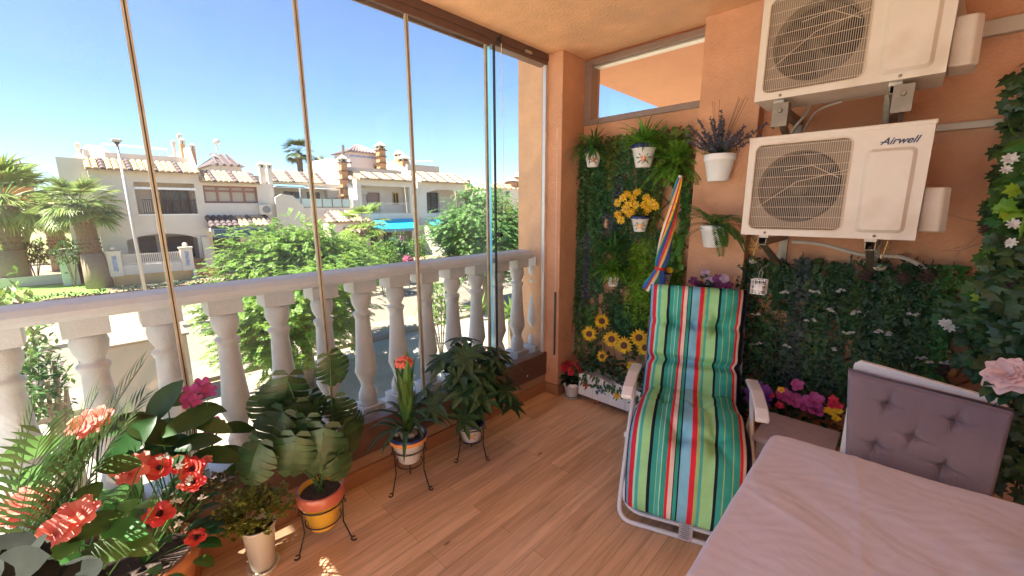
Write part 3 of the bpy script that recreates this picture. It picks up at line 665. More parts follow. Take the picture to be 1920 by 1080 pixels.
# furled parasol
t = thing('furled_parasol', 'furled rainbow striped parasol leaning upright against the green wall', 'parasol', P(1232,548,1,2.52))
top = P(1275,333,1,2.5); bot = P(1235,512,1,2.46); mid = top.lerp(bot, .5)
cols = [mat('parasol '+k, c, .8, .06) for k, c in (('yellow',(.80,.42,.03)),('red',(.55,.04,.03)),('blue',(.04,.09,.38)),('green',(.03,.27,.17)),('white',(.7,.66,.6)))]
ax = (bot-top).normalized(); a1 = ax.cross(V((0,1,0))).normalized(); a2 = ax.cross(a1); NS = 30; L = (bot-top).length; vs = []; fs = []; mi = []
prof = [(0,.012),(.08,.018),(.3,.025),(.6,.033),(.85,.036),(.93,.026),(.97,.024),(1.02,.038),(1.12,.058),(1.2,.066)]
NR = 40
for i in range(NR+1):
    v = i/NR*1.2; r = 0
    for (a, ra), (b, rb) in zip(prof, prof[1:]):
        if a <= v <= b+1e-6: r = ra+(rb-ra)*(v-a)/(b-a)
    for j in range(NS):
        th = 2*PI*j/NS+v*2.6; q = r*(1+.22*math.cos(5*2*PI*j/NS)+(.12*math.sin(9*th) if v > 1 else 0)); vs.append(top+ax*(v*L)+a1*(math.cos(th)*q)+a2*(math.sin(th)*q))
m = MB(); seq = [0,0,1,1,4,0,2,2,2,2,3,3,3,1,1,4,0,0,2,2,2,3,3,4,0,1,1,2,2,3]
for i in range(NR):
    for j in range(NS): fs.append((i*NS+j, i*NS+(j+1)%NS, (i+1)*NS+(j+1)%NS, (i+1)*NS+j)); mi.append(seq[j])
m.v = vs; m.f = fs; m.mi = mi; m.build('canopy', cols, t, smooth=True)
m = MB(); m.tube([top-ax*.012, top+ax*.01], .010, 10); m.build('tip_cap', white_paint, t)
m = MB(); m.lathe([(.030,-.010),(.033,0),(.030,.010)], top+ax*(.95*L), 20, axis=ax); m.build('strap', cols[1], t)
m = MB(); e = top+ax*(1.0*L); m.tube([e, V((e.x-.05, e.y+.0, .0))], .010, 10); m.build('pole', white_paint, t)
m = MB()
for k in range(3): m.tube([top+ax*(1.1*L)+a1*.03, top+ax*(1.4*L)+a1*(.045+.008*k), top+ax*(1.85*L)+a1*(.035+.012*k)], .004, 6)
m.build('ties', white_paint, t)

# ================================================================ TABLE, CHAIR, BOX
def cloth_mat(name, col, wr):
    m = mat(name, col, .9, .035, 5, 0); n = m.node_tree.nodes; l = m.node_tree.links; b = n['Principled BSDF']
    tc = n.new('ShaderNodeTexCoord'); a = n.new('ShaderNodeTexNoise'); a.inputs['Scale'].default_value = 11; a.inputs['Detail'].default_value = 3; a.inputs['Roughness'].default_value = .55; a.inputs['Distortion'].default_value = 2.2; l.new(tc.outputs['Object'], a.inputs['Vector'])
    c = n.new('ShaderNodeTexNoise'); c.inputs['Scale'].default_value = 420; l.new(tc.outputs['Object'], c.inputs['Vector'])
    ad = n.new('ShaderNodeMath'); ad.operation = 'MULTIPLY_ADD'; ad.inputs[1].default_value = wr; l.new(a.outputs[0], ad.inputs[0]); 
    m2 = n.new('ShaderNodeMath'); m2.operation = 'MULTIPLY'; m2.inputs[1].default_value = .05; l.new(c.outputs[0], m2.inputs[0]); l.new(m2.outputs[0], ad.inputs[2])
    bp = n.new('ShaderNodeBump'); bp.inputs['Strength'].default_value = .8; bp.inputs['Distance'].default_value = .0045; l.new(ad.outputs[0], bp.inputs['Height']); l.new(bp.outputs[0], b.inputs['Normal']); return m
TZ = .75
t = thing('table', 'table hidden under a pale mauve cloth in the near corner', 'table', (.2, .85, 0))
m = MB(); m.box(-.21, .58, .30, 1.405, TZ-.03, TZ-.006); m.build('tabletop', white_paint, t, bevel=.01)
for x, y in ((-.16,.36),(.53,.36),(-.16,1.35),(.53,1.35)): MB().box(x-.02,x+.02,y-.02,y+.02,0,TZ-.0305).build('leg', white_paint, t)
# cloth: top grid with soft wrinkles and hanging sides
m = MB(); X0, X1, Y0, Y1 = -.220, .59, .29, 1.425; NX, NY = 110, 150; idx = {}
vs = []; fs = []; drop = 9
def wr(x, y): return .0016*math.sin(9*x+4*math.sin(5*y))+.0013*math.sin(13*y+5*math.sin(6*x+1))+.0012*math.sin(31*(x+y*.6)+3*math.sin(11*y))+.0022*math.exp(-((x*.35+y-1.0)/.010)**2)+.0022*math.exp(-((x-.12+.1*y)/.010)**2)+.0016*math.exp(-((y-.62-.25*x)/.010)**2)+.0008*math.sin(70*x+6*math.sin(23*y))*math.sin(61*y+5*math.sin(19*x))
rc = .03
for j in range(-drop, NY+drop+1):
    for i in range(-drop, NX+drop+1):
        ci, cj = min(max(i,0),NX), min(max(j,0),NY); x = X0+(X1-X0)*ci/NX; y = Y0+(Y1-Y0)*cj/NY
        di = max(0,-i, i-NX); dj = max(0,-j, j-NY); dd = math.hypot(di, dj)
        y += .075*(x-X0)*(y-Y0)/(Y1-Y0)
        # round the corner
        for cx, cy, sx, sy in ((X0+rc, Y1-rc, -1, 1),):
            ux, uy = (x-cx)*sx, (y-cy)*sy
            if ux > 0 and uy > 0 and math.hypot(ux,uy) > rc: q = rc/math.hypot(ux,uy); x = cx+ux*q*sx; y = cy+uy*q*sy
        z = TZ+wr(x,y)
        if dd: z = TZ-.006-.028*(dd-1)*.9; fl = .006*math.sin((x+y)*38)*dd/drop; x += fl+(-1 if i<0 else 1 if i>NX else 0)*(.004+.002*dd); y += fl+(-1 if j<0 else 1 if j>NY else 0)*(.004+.002*dd)
        idx[i,j] = len(vs); vs.append((x,y,z))
for j in range(-drop, NY+drop):
    for i in range(-drop, NX+drop): fs.append((idx[i,j], idx[i+1,j], idx[i+1,j+1], idx[i,j+1]))
m.add(vs, fs); tag(m.build('tablecloth', cloth_mat('mauve white cloth', (.56,.58,.67), .55), smooth=True), 'pale mauve tablecloth with faint creases spread over the near table', 'tablecloth')
# tufted chair
tf = thing('dining_chair', 'white chair with a tufted mauve cushion standing beyond the table', 'chair', (.11, 2.0, 0))
m = MB(); NXc, NZc = 110, 84; yC = 2.05
bl, br = P(1584,900,1,yC), P(1862,925,1,yC); tl, tr = P(1590,694,1,yC), P(1902,772,1,yC)
tu = [P(x, y, 1, yC) for x, y in ((1664,756),(1792,787),(1711,817),(1641,831),(1768,872))]
vs = []; fs = []
for j in range(NZc+1):
    for i in range(NXc+1):
        u, v = i/NXc, j/NZc; p = (bl*(1-u)+br*u)*(1-v)+(tl*(1-u)+tr*u)*v
        edge = min(u, 1-u, 1-v)/.04; d = .032*math.sqrt(max(0, 1-(1-min(1,edge))**2))
        for q in tu:
            dx, dz = p.x-q.x, p.z-q.z; rr = math.hypot(dx, dz); th = math.atan2(dz, dx)
            d -= .028*math.exp(-(rr/.016)**2)+.020*math.exp(-rr/.035)*abs(math.cos(th*2+.3))**8
        for k in range(6): d += .0010*math.sin(k*1.7+(p.x*(40+k*9)))*math.exp(-((1-v)/.12)**2)
        vs.append((p.x, p.y-d, p.z))
n1 = len(vs); 
for j in range(NZc):
    for i in range(NXc): a = j*(NXc+1)+i; fs.append((a, a+1, a+NXc+2, a+NXc+1))
k = len(vs); cb = [bl+V((0,.03,0)), br+V((0,.03,0)), tr+V((0,.03,0)), tl+V((0,.03,0))]; vs += [tuple(c) for c in cb]; fs.append((k,k+3,k+2,k+1))
top_ = [NZc*(NXc+1)+i for i in range(NXc+1)]; lef = [j*(NXc+1) for j in range(NZc+1)]; rig = [j*(NXc+1)+NXc for j in range(NZc+1)]; bo = list(range(NXc+1))
fs += [tuple(top_[::-1]+[k+3,k+2][::1]), tuple([k]+lef[::1]+[k+3])[::-1], tuple([k+1]+rig+[k+2]), tuple(bo+[k+1,k])]
m.add(vs, fs)
mv = mat('mauve corduroy', (.31,.245,.28), .95, .06, 3, .7, 200, stretch=(5,1,.5)); m.build('back_cushion', mv, tf, smooth=True)
m = MB(); a, b2 = P(1603,673,1,2.12), P(1893,752,1,2.12); bl2, br2 = V((a.x+.0,2.12,.42)), V((b2.x-.03,2.12,.42))
pr = [bl2, br2, b2-V((0,0,.02)), b2-V((.02,0,.0)), a+V((.02,0,0)), a-V((0,0,.02))]
m.hexa([p+V((0,-.012,0)) for p in pr], [p+V((0,.012,0)) for p in pr]); m.build('backrest', white_paint, tf, bevel=.004)
m = MB(); m.box(-.09, .34, 1.66, 2.10, .40, .425); m.build('seat', white_paint, tf, bevel=.005)
m = MB(); m.box(-.08, .33, 1.68, 2.02, .426, .46); m.build('seat_cushion', mv, tf, bevel=.012, bseg=3)
for x, y in ((-.07,1.69),(.32,1.69),(-.07,2.08),(.32,2.08)): MB().box(x-.014,x+.014,y-.014,y+.014,0,.3995).build('leg', white_paint, tf)
lilac = mat('lilac grey lid', (.42,.35,.36), .8, .06, 30, .2, 120)
t = thing('storage_box', 'low storage box with lilac grey lid between the lounger and the tufted chair', 'storage box', (-.25, 2.18, 0))
MB().box(-.38, -.105, 2.03, 2.31, 0, .395).build('box', mat('grey box', (.36,.33,.33), .8), t, bevel=.004)
MB().box(-.392, -.10, 2.01, 2.325, .396, .42).build('lid', lilac, t, bevel=.005)
MB().box(-.40, -.385, 2.0, 2.30, 0, .005).build('foot', wood_br, t)
m = MB(); g0 = P(1912, 1062, 2, TZ); g0.z = TZ+.003; m.lathe([(.024,0),(.026,.004),(.028,.09),(.026,.09),(.024,.008),(0,.008)], (g0.x+.034, g0.y, g0.z), 20)
tag(m.build('tumbler', gl_ball, smooth=True), 'clear glass tumbler on the cloth at the edge of the table', 'glass')

# ================================================================ PLANT HELPERS
def toward(c): d = V((-c[0], -c[1], 0)); return d.normalized()
def pot_parts(t, c, r0, r1, h, body, rim=None, fill=soil, lip=.16, seg=28):
    c = V(c); m = MB()
    k = 1-lip; rb = r1*.93
    m.lathe([(0,0),(r0*.95,0),(r0,h*.02),(rb-(rb-r0)*.02,h*k-.001),(r1,h*k+.001),(r1,h-.002),(r1*.985,h),(r1*.90,h),(r1*.88,h*.86),(0,h*.85)], c, seg)
    p = m.build('pot', body, t, smooth='angle')
    if rim:
        m = MB(); m.lathe([(r1+.0012,h*k+.004),(r1+.0018,h-.004),(r1+.0006,h-.001)], c, seg, cap=False)
        m.lathe([(r1*.87,h+.0015),(r1*1.002,h+.0015),(r1*1.003,h-.004)], c, seg, cap=False); m.build('rim_glaze', rim, p, smooth=True)
    m = MB(); m.lathe([(0,h*.86),(r1*.87,h*.86),(r1*.86,h*.88),(r1*.4,h*.90),(0,h*.90)], c, 18); m.build('soil', fill, t)
    return p
def wrap(c, r0, r1, h, az, du, v):   # point on pot wall
    r = r0+(r1*.93-r0)*v+.0015; a = az+du/max(r,.01); return V(c)+V((math.cos(a)*r, math.sin(a)*r, h*v)), V((math.cos(a), math.sin(a), .15)).normalized()
def motif(p, c, r0, r1, h, az, du, v, s, cols, leaves=True):
    """hand-painted flower: petals and leaves laid on the wall"""
    m = MB(); pm = [MATS.get(k) or k for k in cols]
    def blob(u0, v0, ru, rvv, ang, mi, n=10):
        pts = []
        for i in range(n):
            a = 2*PI*i/n; x, y = ru*math.cos(a), rvv*math.sin(a); x, y = x*math.cos(ang)-y*math.sin(ang), x*math.sin(ang)+y*math.cos(ang)
            q, nn = wrap(c, r0, r1, h, az, u0+x, v0+y/h); pts.append(q+nn*(.0006+.0003*mi))
        m.add(pts, [tuple(range(n))], mi)
    for i in range(5):
        a = 2*PI*i/5+.3; blob(du+s*.42*math.cos(a), v+s*.42*math.sin(a)/h, s*.34, s*.24, a, 0)
    blob(du, v, s*.2, s*.2, 0, 1)
    if leaves:
        for a in (.2, .9, 2.3, 3.0, 3.9, 5.4): blob(du+s*1.15*math.cos(a), v+s*.95*math.sin(a)/h, s*.4, s*.14, a, 2)
    m.build('painted_motif', pm[:3], p)
def band(p, c, r0, r1, h, v0, v1, m_):
    m = MB(); c = V(c); ra = r0+(r1*.93-r0)*v0+.0012; rb = r0+(r1*.93-r0)*v1+.0012; m.lathe([(ra,h*v0),(rb,h*v1)], c, 28); m.f = m.f[:-2]; m.mi = m.mi[:-2]; m.build('glaze_band', m_, p, smooth=True)
def flower(m, c, nrm, r, n=6, w=.8, cup=.35, mi=None, droop=0, prof='petal', layers=1):
    nrm = V(nrm).normalized(); a1 = nrm.cross(V((.1,.2,1))); a1.normalize(); a2 = nrm.cross(a1); o = rv(0,6)
    for L in range(layers):
        for i in range(n):
            a = o+2*PI*(i+.5*L)/n+rv(-.12,.12); rad = a1*math.cos(a)+a2*math.sin(a); cu = cup+.55*L; d = (rad+nrm*cu).normalized(); sd = d.cross(nrm)
            m.leaf(V(c)+rad*r*.06, d, r*rv(.88,1.08)*(1-.18*L), r*w, droop*r, 3, .22, prof, side=sd, mi=mi, curl=-.25)
def stemmed(m, base, tip, r=.002, mi=None, sag=.0):
    base, tip = V(base), V(tip); mid = base.lerp(tip, .5)+V((rv(-.02,.02), rv(-.02,.02), sag)); m.tube([base, mid, tip], r, 5, mi)
def plant(name, label, cat, base, group=None): return thing(name, label, cat, base, group)
def stand(t, c, rr, z, foot=.09, az0=.6):
    m = MB(); c = V(c)
    m.tube([c+V((rr*math.cos(a), rr*math.sin(a), z)) for a in [2*PI*i/28 for i in range(28)]], .0032, 6, closed=True)
    m.tube([c+V((rr*.8*math.cos(a), rr*.8*math.sin(a), z-.085)) for a in [2*PI*i/24 for i in range(24)]], .0028, 6, closed=True)
    m.build('ring', black_iron, t, smooth=True)
    for k in range(3):
        a = az0+k*2*PI/3; d = V((math.cos(a), math.sin(a), 0)); m = MB(); p0 = c+d*rr+V((0,0,z))
        pts = [p0+d*.012+V((0,0,.012)), p0+d*.016, p0+d*.002+V((0,0,-.006)), c+d*(rr*.97)+V((0,0,z*.5)), c+d*foot+V((0,0,.022))]
        for q in range(9):
            an = -PI*.6+q*PI*1.7/8; pts.append(c+d*(foot+.012+.012*math.cos(PI+an*.9-.3))+V((0,0,.014+.011*math.sin(-an*.9))))
        m.tube(pts, .0034, 6); m.build('leg', black_iron, t, smooth=True)

def blooms(t, name, M, items, r, n, w, cup, tilt=(0,0,.4), rnd=.2, layers=1, prof='petal', extra=None, stemfn=None):
    for it in items:
        q = P(it[0], it[1], 0, it[2]) if len(it) == 4 or r is None else it
        rr = it[3]; nn = (EYE-q).normalized()+V(tilt)+rdir()*rnd; mm_ = MB(); flower(mm_, q, nn, rr, n, w, cup, layers=layers, prof=prof)
        o = mm_.build(name, M, t)
        if extra: nn.normalize(); c_ = MB(); c_.ball(q+nn*rr*.17, rr*.22, 8); c_.build('flower_centre', extra, o)
        if stemfn: stemfn(q)
# ---- four potted plants along the glass
# 1 fatsia
c = V((-1.70, 1.43, .115)); t = plant('potted_fatsia', 'bushy palmate-leaved plant in a painted white pot on an iron stand nearest the corner', 'potted plant', (c.x, c.y, 0))
az = math.atan2(-c.y, -c.x)
p = pot_parts(t, c, .050, .083, .12, ceramic, navy); motif(p, c, .050, .083, .12, az, .0, .42, .020, ('orange glaze','yellow glaze','green glaze')); band(p, c, .050, .083, .12, .0, .05, navy); band(p, c, .050, .083, .12, .77, .80, navy)
stand(t, c-V((0,0,.115)), .079, .205, .095, R(140))
m = MB(); sm = MB()
def palmate(m, p, nrm, r, n=8, mi=None):
    nrm = V(nrm).normalized(); a1 = nrm.cross(V((.3,.1,.9))).normalized(); a2 = nrm.cross(a1); o = rv(0, 6)
    for i in range(n):
        a = o+(i+.5)/n*2*PI*.88; rad = a1*math.cos(a)+a2*math.sin(a); q = (rad+nrm*.05).normalized(); m.leaf(p, q, r*(.75+.35*abs(math.sin(a-o))), r*.34, rv(.3,.8), 4, .22, 'lance', side=q.cross(nrm), mi=mi)
for i in range(44):
    d = rdir(-.35, .98); R_ = rv(.12,.275); p0 = c+V((0,0,.115)); tip = p0+V((d.x*R_, d.y*R_*1.1, .19+.25*d.z+rv(-.03,.06)))
    stemmed(sm, p0+V((rv(-.02,.02),rv(-.02,.02),0)), tip, .002); nn = V((d.x*.7, d.y*.7, .8)); palmate(m, tip, nn+rdir()*.25, rv(.10,.14))
m.build('foliage', L_deep, t); sm.build('stems', L_dark, t)
# 2 bromeliad
c = V((-1.73, 1.03, .165)); t = plant('potted_bromeliad', 'strap-leaved plant with a coral bloom and pebbles in a striped pot on an iron stand', 'potted plant', (c.x, c.y, 0)); az = math.atan2(-c.y, -c.x)
p = pot_parts(t, c, .055, .094, .145, ceramic, navy, lip=.22); band(p, c, .0555, .0965, .145, .77, .82, navy)
m = MB(); m.lathe([(.0955,.145*.80),(.0965,.145*.84),(.0965,.145*.93)], c, 28); m.f = m.f[:-2]; m.mi = m.mi[:-2]; m.build('rim_band', orange_gl, p, smooth=True)
motif(p, c, .055, .094, .145, az, -.035, .40, .010, ('orange glaze','red glaze','green glaze'), False); motif(p, c, .055, .094, .145, az, .035, .42, .014, ('green glaze','green glaze','green glaze'))
stand(t, c-V((0,0,.165)), .083, .235, .105, R(149))
m = MB()
for i in range(16):
    a = rv(0,2*PI); rr = rv(.02,.068); m.ball(c+V((rr*math.cos(a), rr*math.sin(a), .135+rv(0,.008))), rv(.013,.020), 8, (1,rv(.7,1),rv(.6,.8)))
m.build('pebbles', pebble, t, smooth=True)
m = MB(); p0 = c+V((0,0,.13))
for i in range(15):
    a = i*2.4; d = V((math.cos(a)*.16, math.sin(a)*.16, 1)); m.leaf(p0+V((math.cos(a)*.012,math.sin(a)*.012,.013*i)), d, rv(.22,.29), .048, .15, 6, .35, 'strap')
m.build('core_leaves', L_mid, t)
m = MB()
for i in range(20):
    a = i*2.4+.5; d = V((math.cos(a)*.75, math.sin(a)*.75, rv(.6,1.3))); m.leaf(p0+V((math.cos(a)*.015,math.sin(a)*.015,rv(0,.10))), d, rv(.22,.31), .026, rv(1.6,2.6), 8, .3, 'strap')
m.build('arching_leaves', leafmat('bromeliad leaf', (.03,.085,.035), .2, .35), t)
m = MB(); fc = p0+V((0,.0,.395))
for i in range(60):
    d = rdir(-.1,1); m.ball(fc+V((d.x*.038,d.y*.038,d.z*.034)), .009, 6)
m.build('bloom', mat('coral bloom', (.70,.16,.10), .7, .15, 40), t, smooth=True)
# 3 monstera
c = V((-1.70, .57, .085)); t = plant('potted_monstera', 'large split-leaf plant in a red and yellow glazed pot on an iron stand', 'potted plant', (c.x, c.y, 0)); az = math.atan2(-c.y, -c.x)
p = pot_parts(t, c, .058, .095, .18, yellow_gl, None, lip=.27)
m = MB(); m.lathe([(.0885,.128),(.0962,.133),(.0964,.178),(.094,.1815),(.086,.1815)], c, 32); m.f = m.f[:-2]; m.mi = m.mi[:-2]; m.build('rim_glaze', mat('brick red glaze', (.48,.12,.07), .28, .12, 12, coat=.4), p, smooth=True)
for du in (-.035, .05): motif(p, c, .058, .095, .18, az, du, .62, .016, ('orange glaze','red glaze','orange glaze'), False)
m = MB(); m.tube([c+V((.091*math.cos(a), .091*math.sin(a), .118)) for a in [2*PI*i/28 for i in range(28)]], .0032, 6, closed=True); 
stand(t, c-V((0,0,.085)), .091, .20, .118, R(161))
def monstera(m, p, d, nrm, L, mi=None):
    """heart-shaped leaf cut into lobes"""
    d = V(d).normalized(); nrm = V(nrm); nrm = (nrm-d*nrm.dot(d)).normalized(); sd = d.cross(nrm); p = V(p); N = 6
    def pt(t_, w): q = p+d*(L*(t_-.12))+sd*w-nrm*(abs(w)*abs(w)/L*.7)-nrm*(t_*t_*L*.22); return q
    def W(t_): return L*.50*(math.sin(PI*min(1,max(0,(t_*.80+.18))))**.7)
    K = 4
    for sg in (-1, 1):
        for i in range(N):
            t0, t1 = i/N, (i+1)/N; cut = .80 if (i*7+int(L*1000)) % 3 == 0 else .985
            w0, w1 = W(t0), W(t1*.985); rows = []
            for k in range(K+1):
                f = k/K; sh = .13*f*(1-f*.3); ga = .010*(f**2)*(1 if cut > .9 else 3.0)
                ridge = .0035*L
                q0 = pt(t0+sh+ga, w0*sg*f*1.0); q1 = pt((t0+t1)/2+sh, (w0+w1)/2*sg*f*(1.03 if f == 1 else 1))+nrm*ridge*(1 if f < 1 else .2); q2 = pt(t1+sh-ga, w1*sg*f*cut**(1 if f > .7 else 0))
                rows.append([q0, q1, q2])
            vs = [q for r_ in rows for q in r_]; fs = []
            for k in range(K):
                for j in range(2):
                    a_ = k*3+j; f4 = (a_, a_+1, a_+4, a_+3); fs.append(f4 if sg > 0 else f4[::-1])
            m.add(vs, fs, mi)
    for sg in (-1,1): m.add([pt(0,0), pt(.02,W(0)*sg*1.0), pt(-.10,W(0)*sg*.8), pt(-.12,W(0)*sg*.3)], [(0,1,2,3)], mi)
m = MB(); sm = MB(); p0 = c+V((0,0,.16))
lv = [(628,695,-1.72,.15),(535,748,-1.78,.19),(505,815,-1.72,.18),(470,872,-1.66,.16),(560,790,-1.74,.16),(600,850,-1.60,.20),(655,830,-1.62,.17),(635,775,-1.72,.15),(590,770,-1.80,.15),(640,880,-1.58,.13),(545,860,-1.62,.17),(670,800,-1.75,.14),(575,820,-1.66,.16),(500,765,-1.84,.15)]
for k, (x, y, X, L) in enumerate(lv):
    q = P(x, y, 0, X); d = (q-p0); out_ = (P(x,y+60,0,X)-P(x,y,0,X)).normalized(); dh = out_*.8+V((0,1,0))*(d.y*2.2+rv(-.25,.25))+V((0,0,-.1)); cam_d = (EYE-q).normalized(); nn = cam_d*1.0+V((0,0,.35))+rdir()*.3; L *= 1.02
    q0 = q-dh.normalized()*L*.4; monstera(m, q0, dh+V((rv(-.05,.05),rv(-.05,.05),0)), nn, L); stemmed(sm, p0+V((rv(-.02,.02),rv(-.02,.02),0)), q0, .003, sag=.03)
m.build('foliage', leafmat('monstera leaf', (.04,.085,.028), .22, .33), t, smooth=True); sm.build('stems', L_dark, t)
# 4 small white pot
c = V((-1.745, .335, .012)); t = plant('potted_boxwood', 'little yellow-green bushy plant in a plain cream pot on a saucer', 'potted plant', (c.x, c.y, 0))
pot_parts(t, c, .044, .064, .19, cream, None, lip=.04)
m = MB(); m.lathe([(0,-.012),(.055,-.012),(.062,.004),(.060,.006),(.05,-.004),(0,-.004)], c, 28); m.build('saucer', cream, t, smooth=True)
def bush(m, c, r, n, ls, lw, sc=(1,1,1), zmin=-.3, stem=None, core=.3):
    for i in range(n):
        d = rdir(zmin, 1); rr = r*rv(core,1)*(1+.18*math.sin(d.x*7+d.y*5)); q = V(c)+V((d.x*sc[0], d.y*sc[1], d.z*sc[2]))*rr
        for k in range(5):
            dd = (d+rdir(-.6,1)*.9).normalized(); m.leaf(q+rdir()*ls*.5, dd, ls*rv(.7,1.2), lw, .4, 2, .2, 'oval')
m = MB(); bush(m, c+V((-.01,-.01,.235)), .115, 330, .018, .014, (1.05,1.2,.75)); m.build('foliage', leafmat('variegated foliage', (.20,.23,.04), .25, .5, .5, .04), t)
# 5 terracotta planter with poppies
c = V((-1.78, -.01, 0)); t = plant('poppy_planter', 'large terracotta pot of red poppies, coral blooms and small white blossoms at the near end', 'potted plant', c)
p = pot_parts(t, c, .11, .165, .27, terracotta, None, lip=.18)
m = MB(); sm = MB(); p0 = c+V((0,0,.23))
for i in range(60):
    d = rdir(-.1,1); q = p0+V((d.x*.17,d.y*.17,.02+d.z*.20)); m.leaf(q, d+V((0,0,.1)), rv(.07,.13), rv(.035,.055), rv(.6,1.4), 5, .2, 'oval')
m.build('foliage', leafmat('planter leaves', (.05,.13,.03), .4, .4), t)
m = MB(); bush(m, P(400,925,0,-1.70), .075, 130, .014, .009, (1,1.2,1)); bush(m, P(330,960,0,-1.66), .06, 90, .013, .008); m.build('filler_foliage', leafmat('fine filler foliage', (.10,.10,.035), .25, .5, .4, .03), t)
blooms(t, 'poppy', L_red, ((300,878,-1.66,.040),(362,880,-1.70,.042),(362,905,-1.62,.036),(300,965,-1.60,.042),(335,870,-1.72,.035),(368,1010,-1.62,.030)), 0, 5, 1.0, .4, (-.1,-.1,.5), .15, 2, 'petal', mat('poppy centre', (.03,.01,.02), .9), lambda q: stemmed(sm, p0, q, .0018))
blooms(t, 'coral_bloom', L_coral, ((245,885,-1.66,.045),(265,872,-1.70,.04),(232,878,-1.64,.035),(388,862,-1.74,.018),(337,912,-1.6,.01)), 0, 6, .75, .3, (0,0,.4), .1, 2, stemfn=lambda q: stemmed(sm, p0, q, .002))
m = MB()
for x, y in ((345,872),(352,905),(360,925),(378,940),(332,970),(338,985),(305,862),(330,945)):
    q = P(x,y,0,-1.60); 
    for k in range(3): flower(m, q+rdir()*.012, rdir(0,1), .011, 5, .7, .4)
    stemmed(sm, p0, q, .0012)
m.build('white_blossoms', L_white, t); sm.build('stems', L_mid, t)
# 6 magenta flower behind
c = V((-1.89, .10, 0)); t = plant('magenta_flower_plant', 'tall leafy plant with magenta blooms standing close behind the poppy planter', 'potted plant', c); pot_parts(t, c, .05, .075, .2, terracotta)
m = MB(); sm = MB(); p0 = c+V((0,0,.18))
for x, y, X, L in ((300,760,-1.80,.17),(350,790,-1.76,.17),(390,795,-1.74,.13),(270,800,-1.78,.19),(230,840,-1.76,.18),(330,830,-1.78,.16),(420,850,-1.82,.16),(290,850,-1.80,.17),(440,800,-1.86,.13),(350,745,-1.84,.13),(240,790,-1.82,.15),(400,850,-1.76,.15),(360,830,-1.72,.14),(455,875,-1.84,.15),(310,800,-1.84,.17),(380,765,-1.85,.12)):
    q = P(x,y,0,X); d = V((rv(-.1,.4), (q.y-c.y)*3+rv(-.4,.4), rv(-.15,.25))); d.normalize(); L *= 1.12; m.leaf(q-d*L*.4, d, L, L*.42, rv(.3,.8), 7, .22, 'oval', side=d.cross((EYE-q).normalized()*.8+V((0,0,.7)))); stemmed(sm, p0, q-d*L*.4, .0025)
m.build('foliage', leafmat('croton leaf', (.035,.085,.022), .35, .33, .4), t, smooth=True)
blooms(t, 'magenta_bloom', L_magenta, [(x,y,X,rv(.022,.030)) for x,y,X in ((360,735,-1.80),(378,722,-1.82),(392,735,-1.80),(368,750,-1.78),(240,802,-1.86),(255,792,-1.86),(272,798,-1.86),(400,790,-1.86),(412,800,-1.86),(395,805,-1.86),(352,752,-1.8))], 0, 5, .8, .35, (0,0,0), .5, stemfn=lambda q: stemmed(sm, p0, q, .0015))
sm.build('stems', L_mid, t)
# 7 coral hibiscus far left
c = V((-1.72, -.16, 0)); t = plant('coral_flower_plant', 'leafy plant with big ragged coral flowers at the left edge of the row', 'potted plant', c); pot_parts(t, c, .06, .09, .22, cream)
m = MB(); sm = MB(); p0 = c+V((0,0,.2))
for x, y, X, L, pale in ((160,930,-1.55,.10,0),(215,925,-1.50,.12,1),(150,830,-1.70,.14,0),(120,860,-1.66,.14,0),(235,990,-1.45,.12,0),(180,980,-1.5,.13,0),(95,1030,-1.45,.12,0),(220,870,-1.6,.11,0),(60,900,-1.66,.13,0),(200,1030,-1.4,.11,0),(260,1020,-1.42,.11,0),(150,1050,-1.4,.12,0),(275,940,-1.55,.10,0),(60,840,-1.75,.13,0),(240,945,-1.52,.09,0),(120,945,-1.55,.10,0)):
    q = P(x,y,0,X); d = rdir(-.3,.4); nn = (EYE-q).normalized()+V((0,0,.7)); m.leaf(q-d*L*.5, d, L, L*.55, rv(.2,.7), 6, .2, 'oval', side=d.cross(nn)); stemmed(sm, p0, q-d*L*.5, .002)
m.build('foliage', leafmat('hibiscus leaf', (.07,.17,.04), .4, .4, .5, .03), t, smooth=True)
blooms(t, 'coral_bloom', L_coral, ((160,800,-1.70,.045),(188,785,-1.70,.038),(130,985,-1.48,.048),(105,1000,-1.46,.042),(150,965,-1.48,.045),(45,950,-1.6,.05),(80,940,-1.6,.045),(20,970,-1.6,.04)), 0, 6, .72, .35, (-.2,-.3,.5), .1, 2, 'petal', stemfn=lambda q: stemmed(sm, p0, q, .0025))
sm.build('stems', L_mid, t)
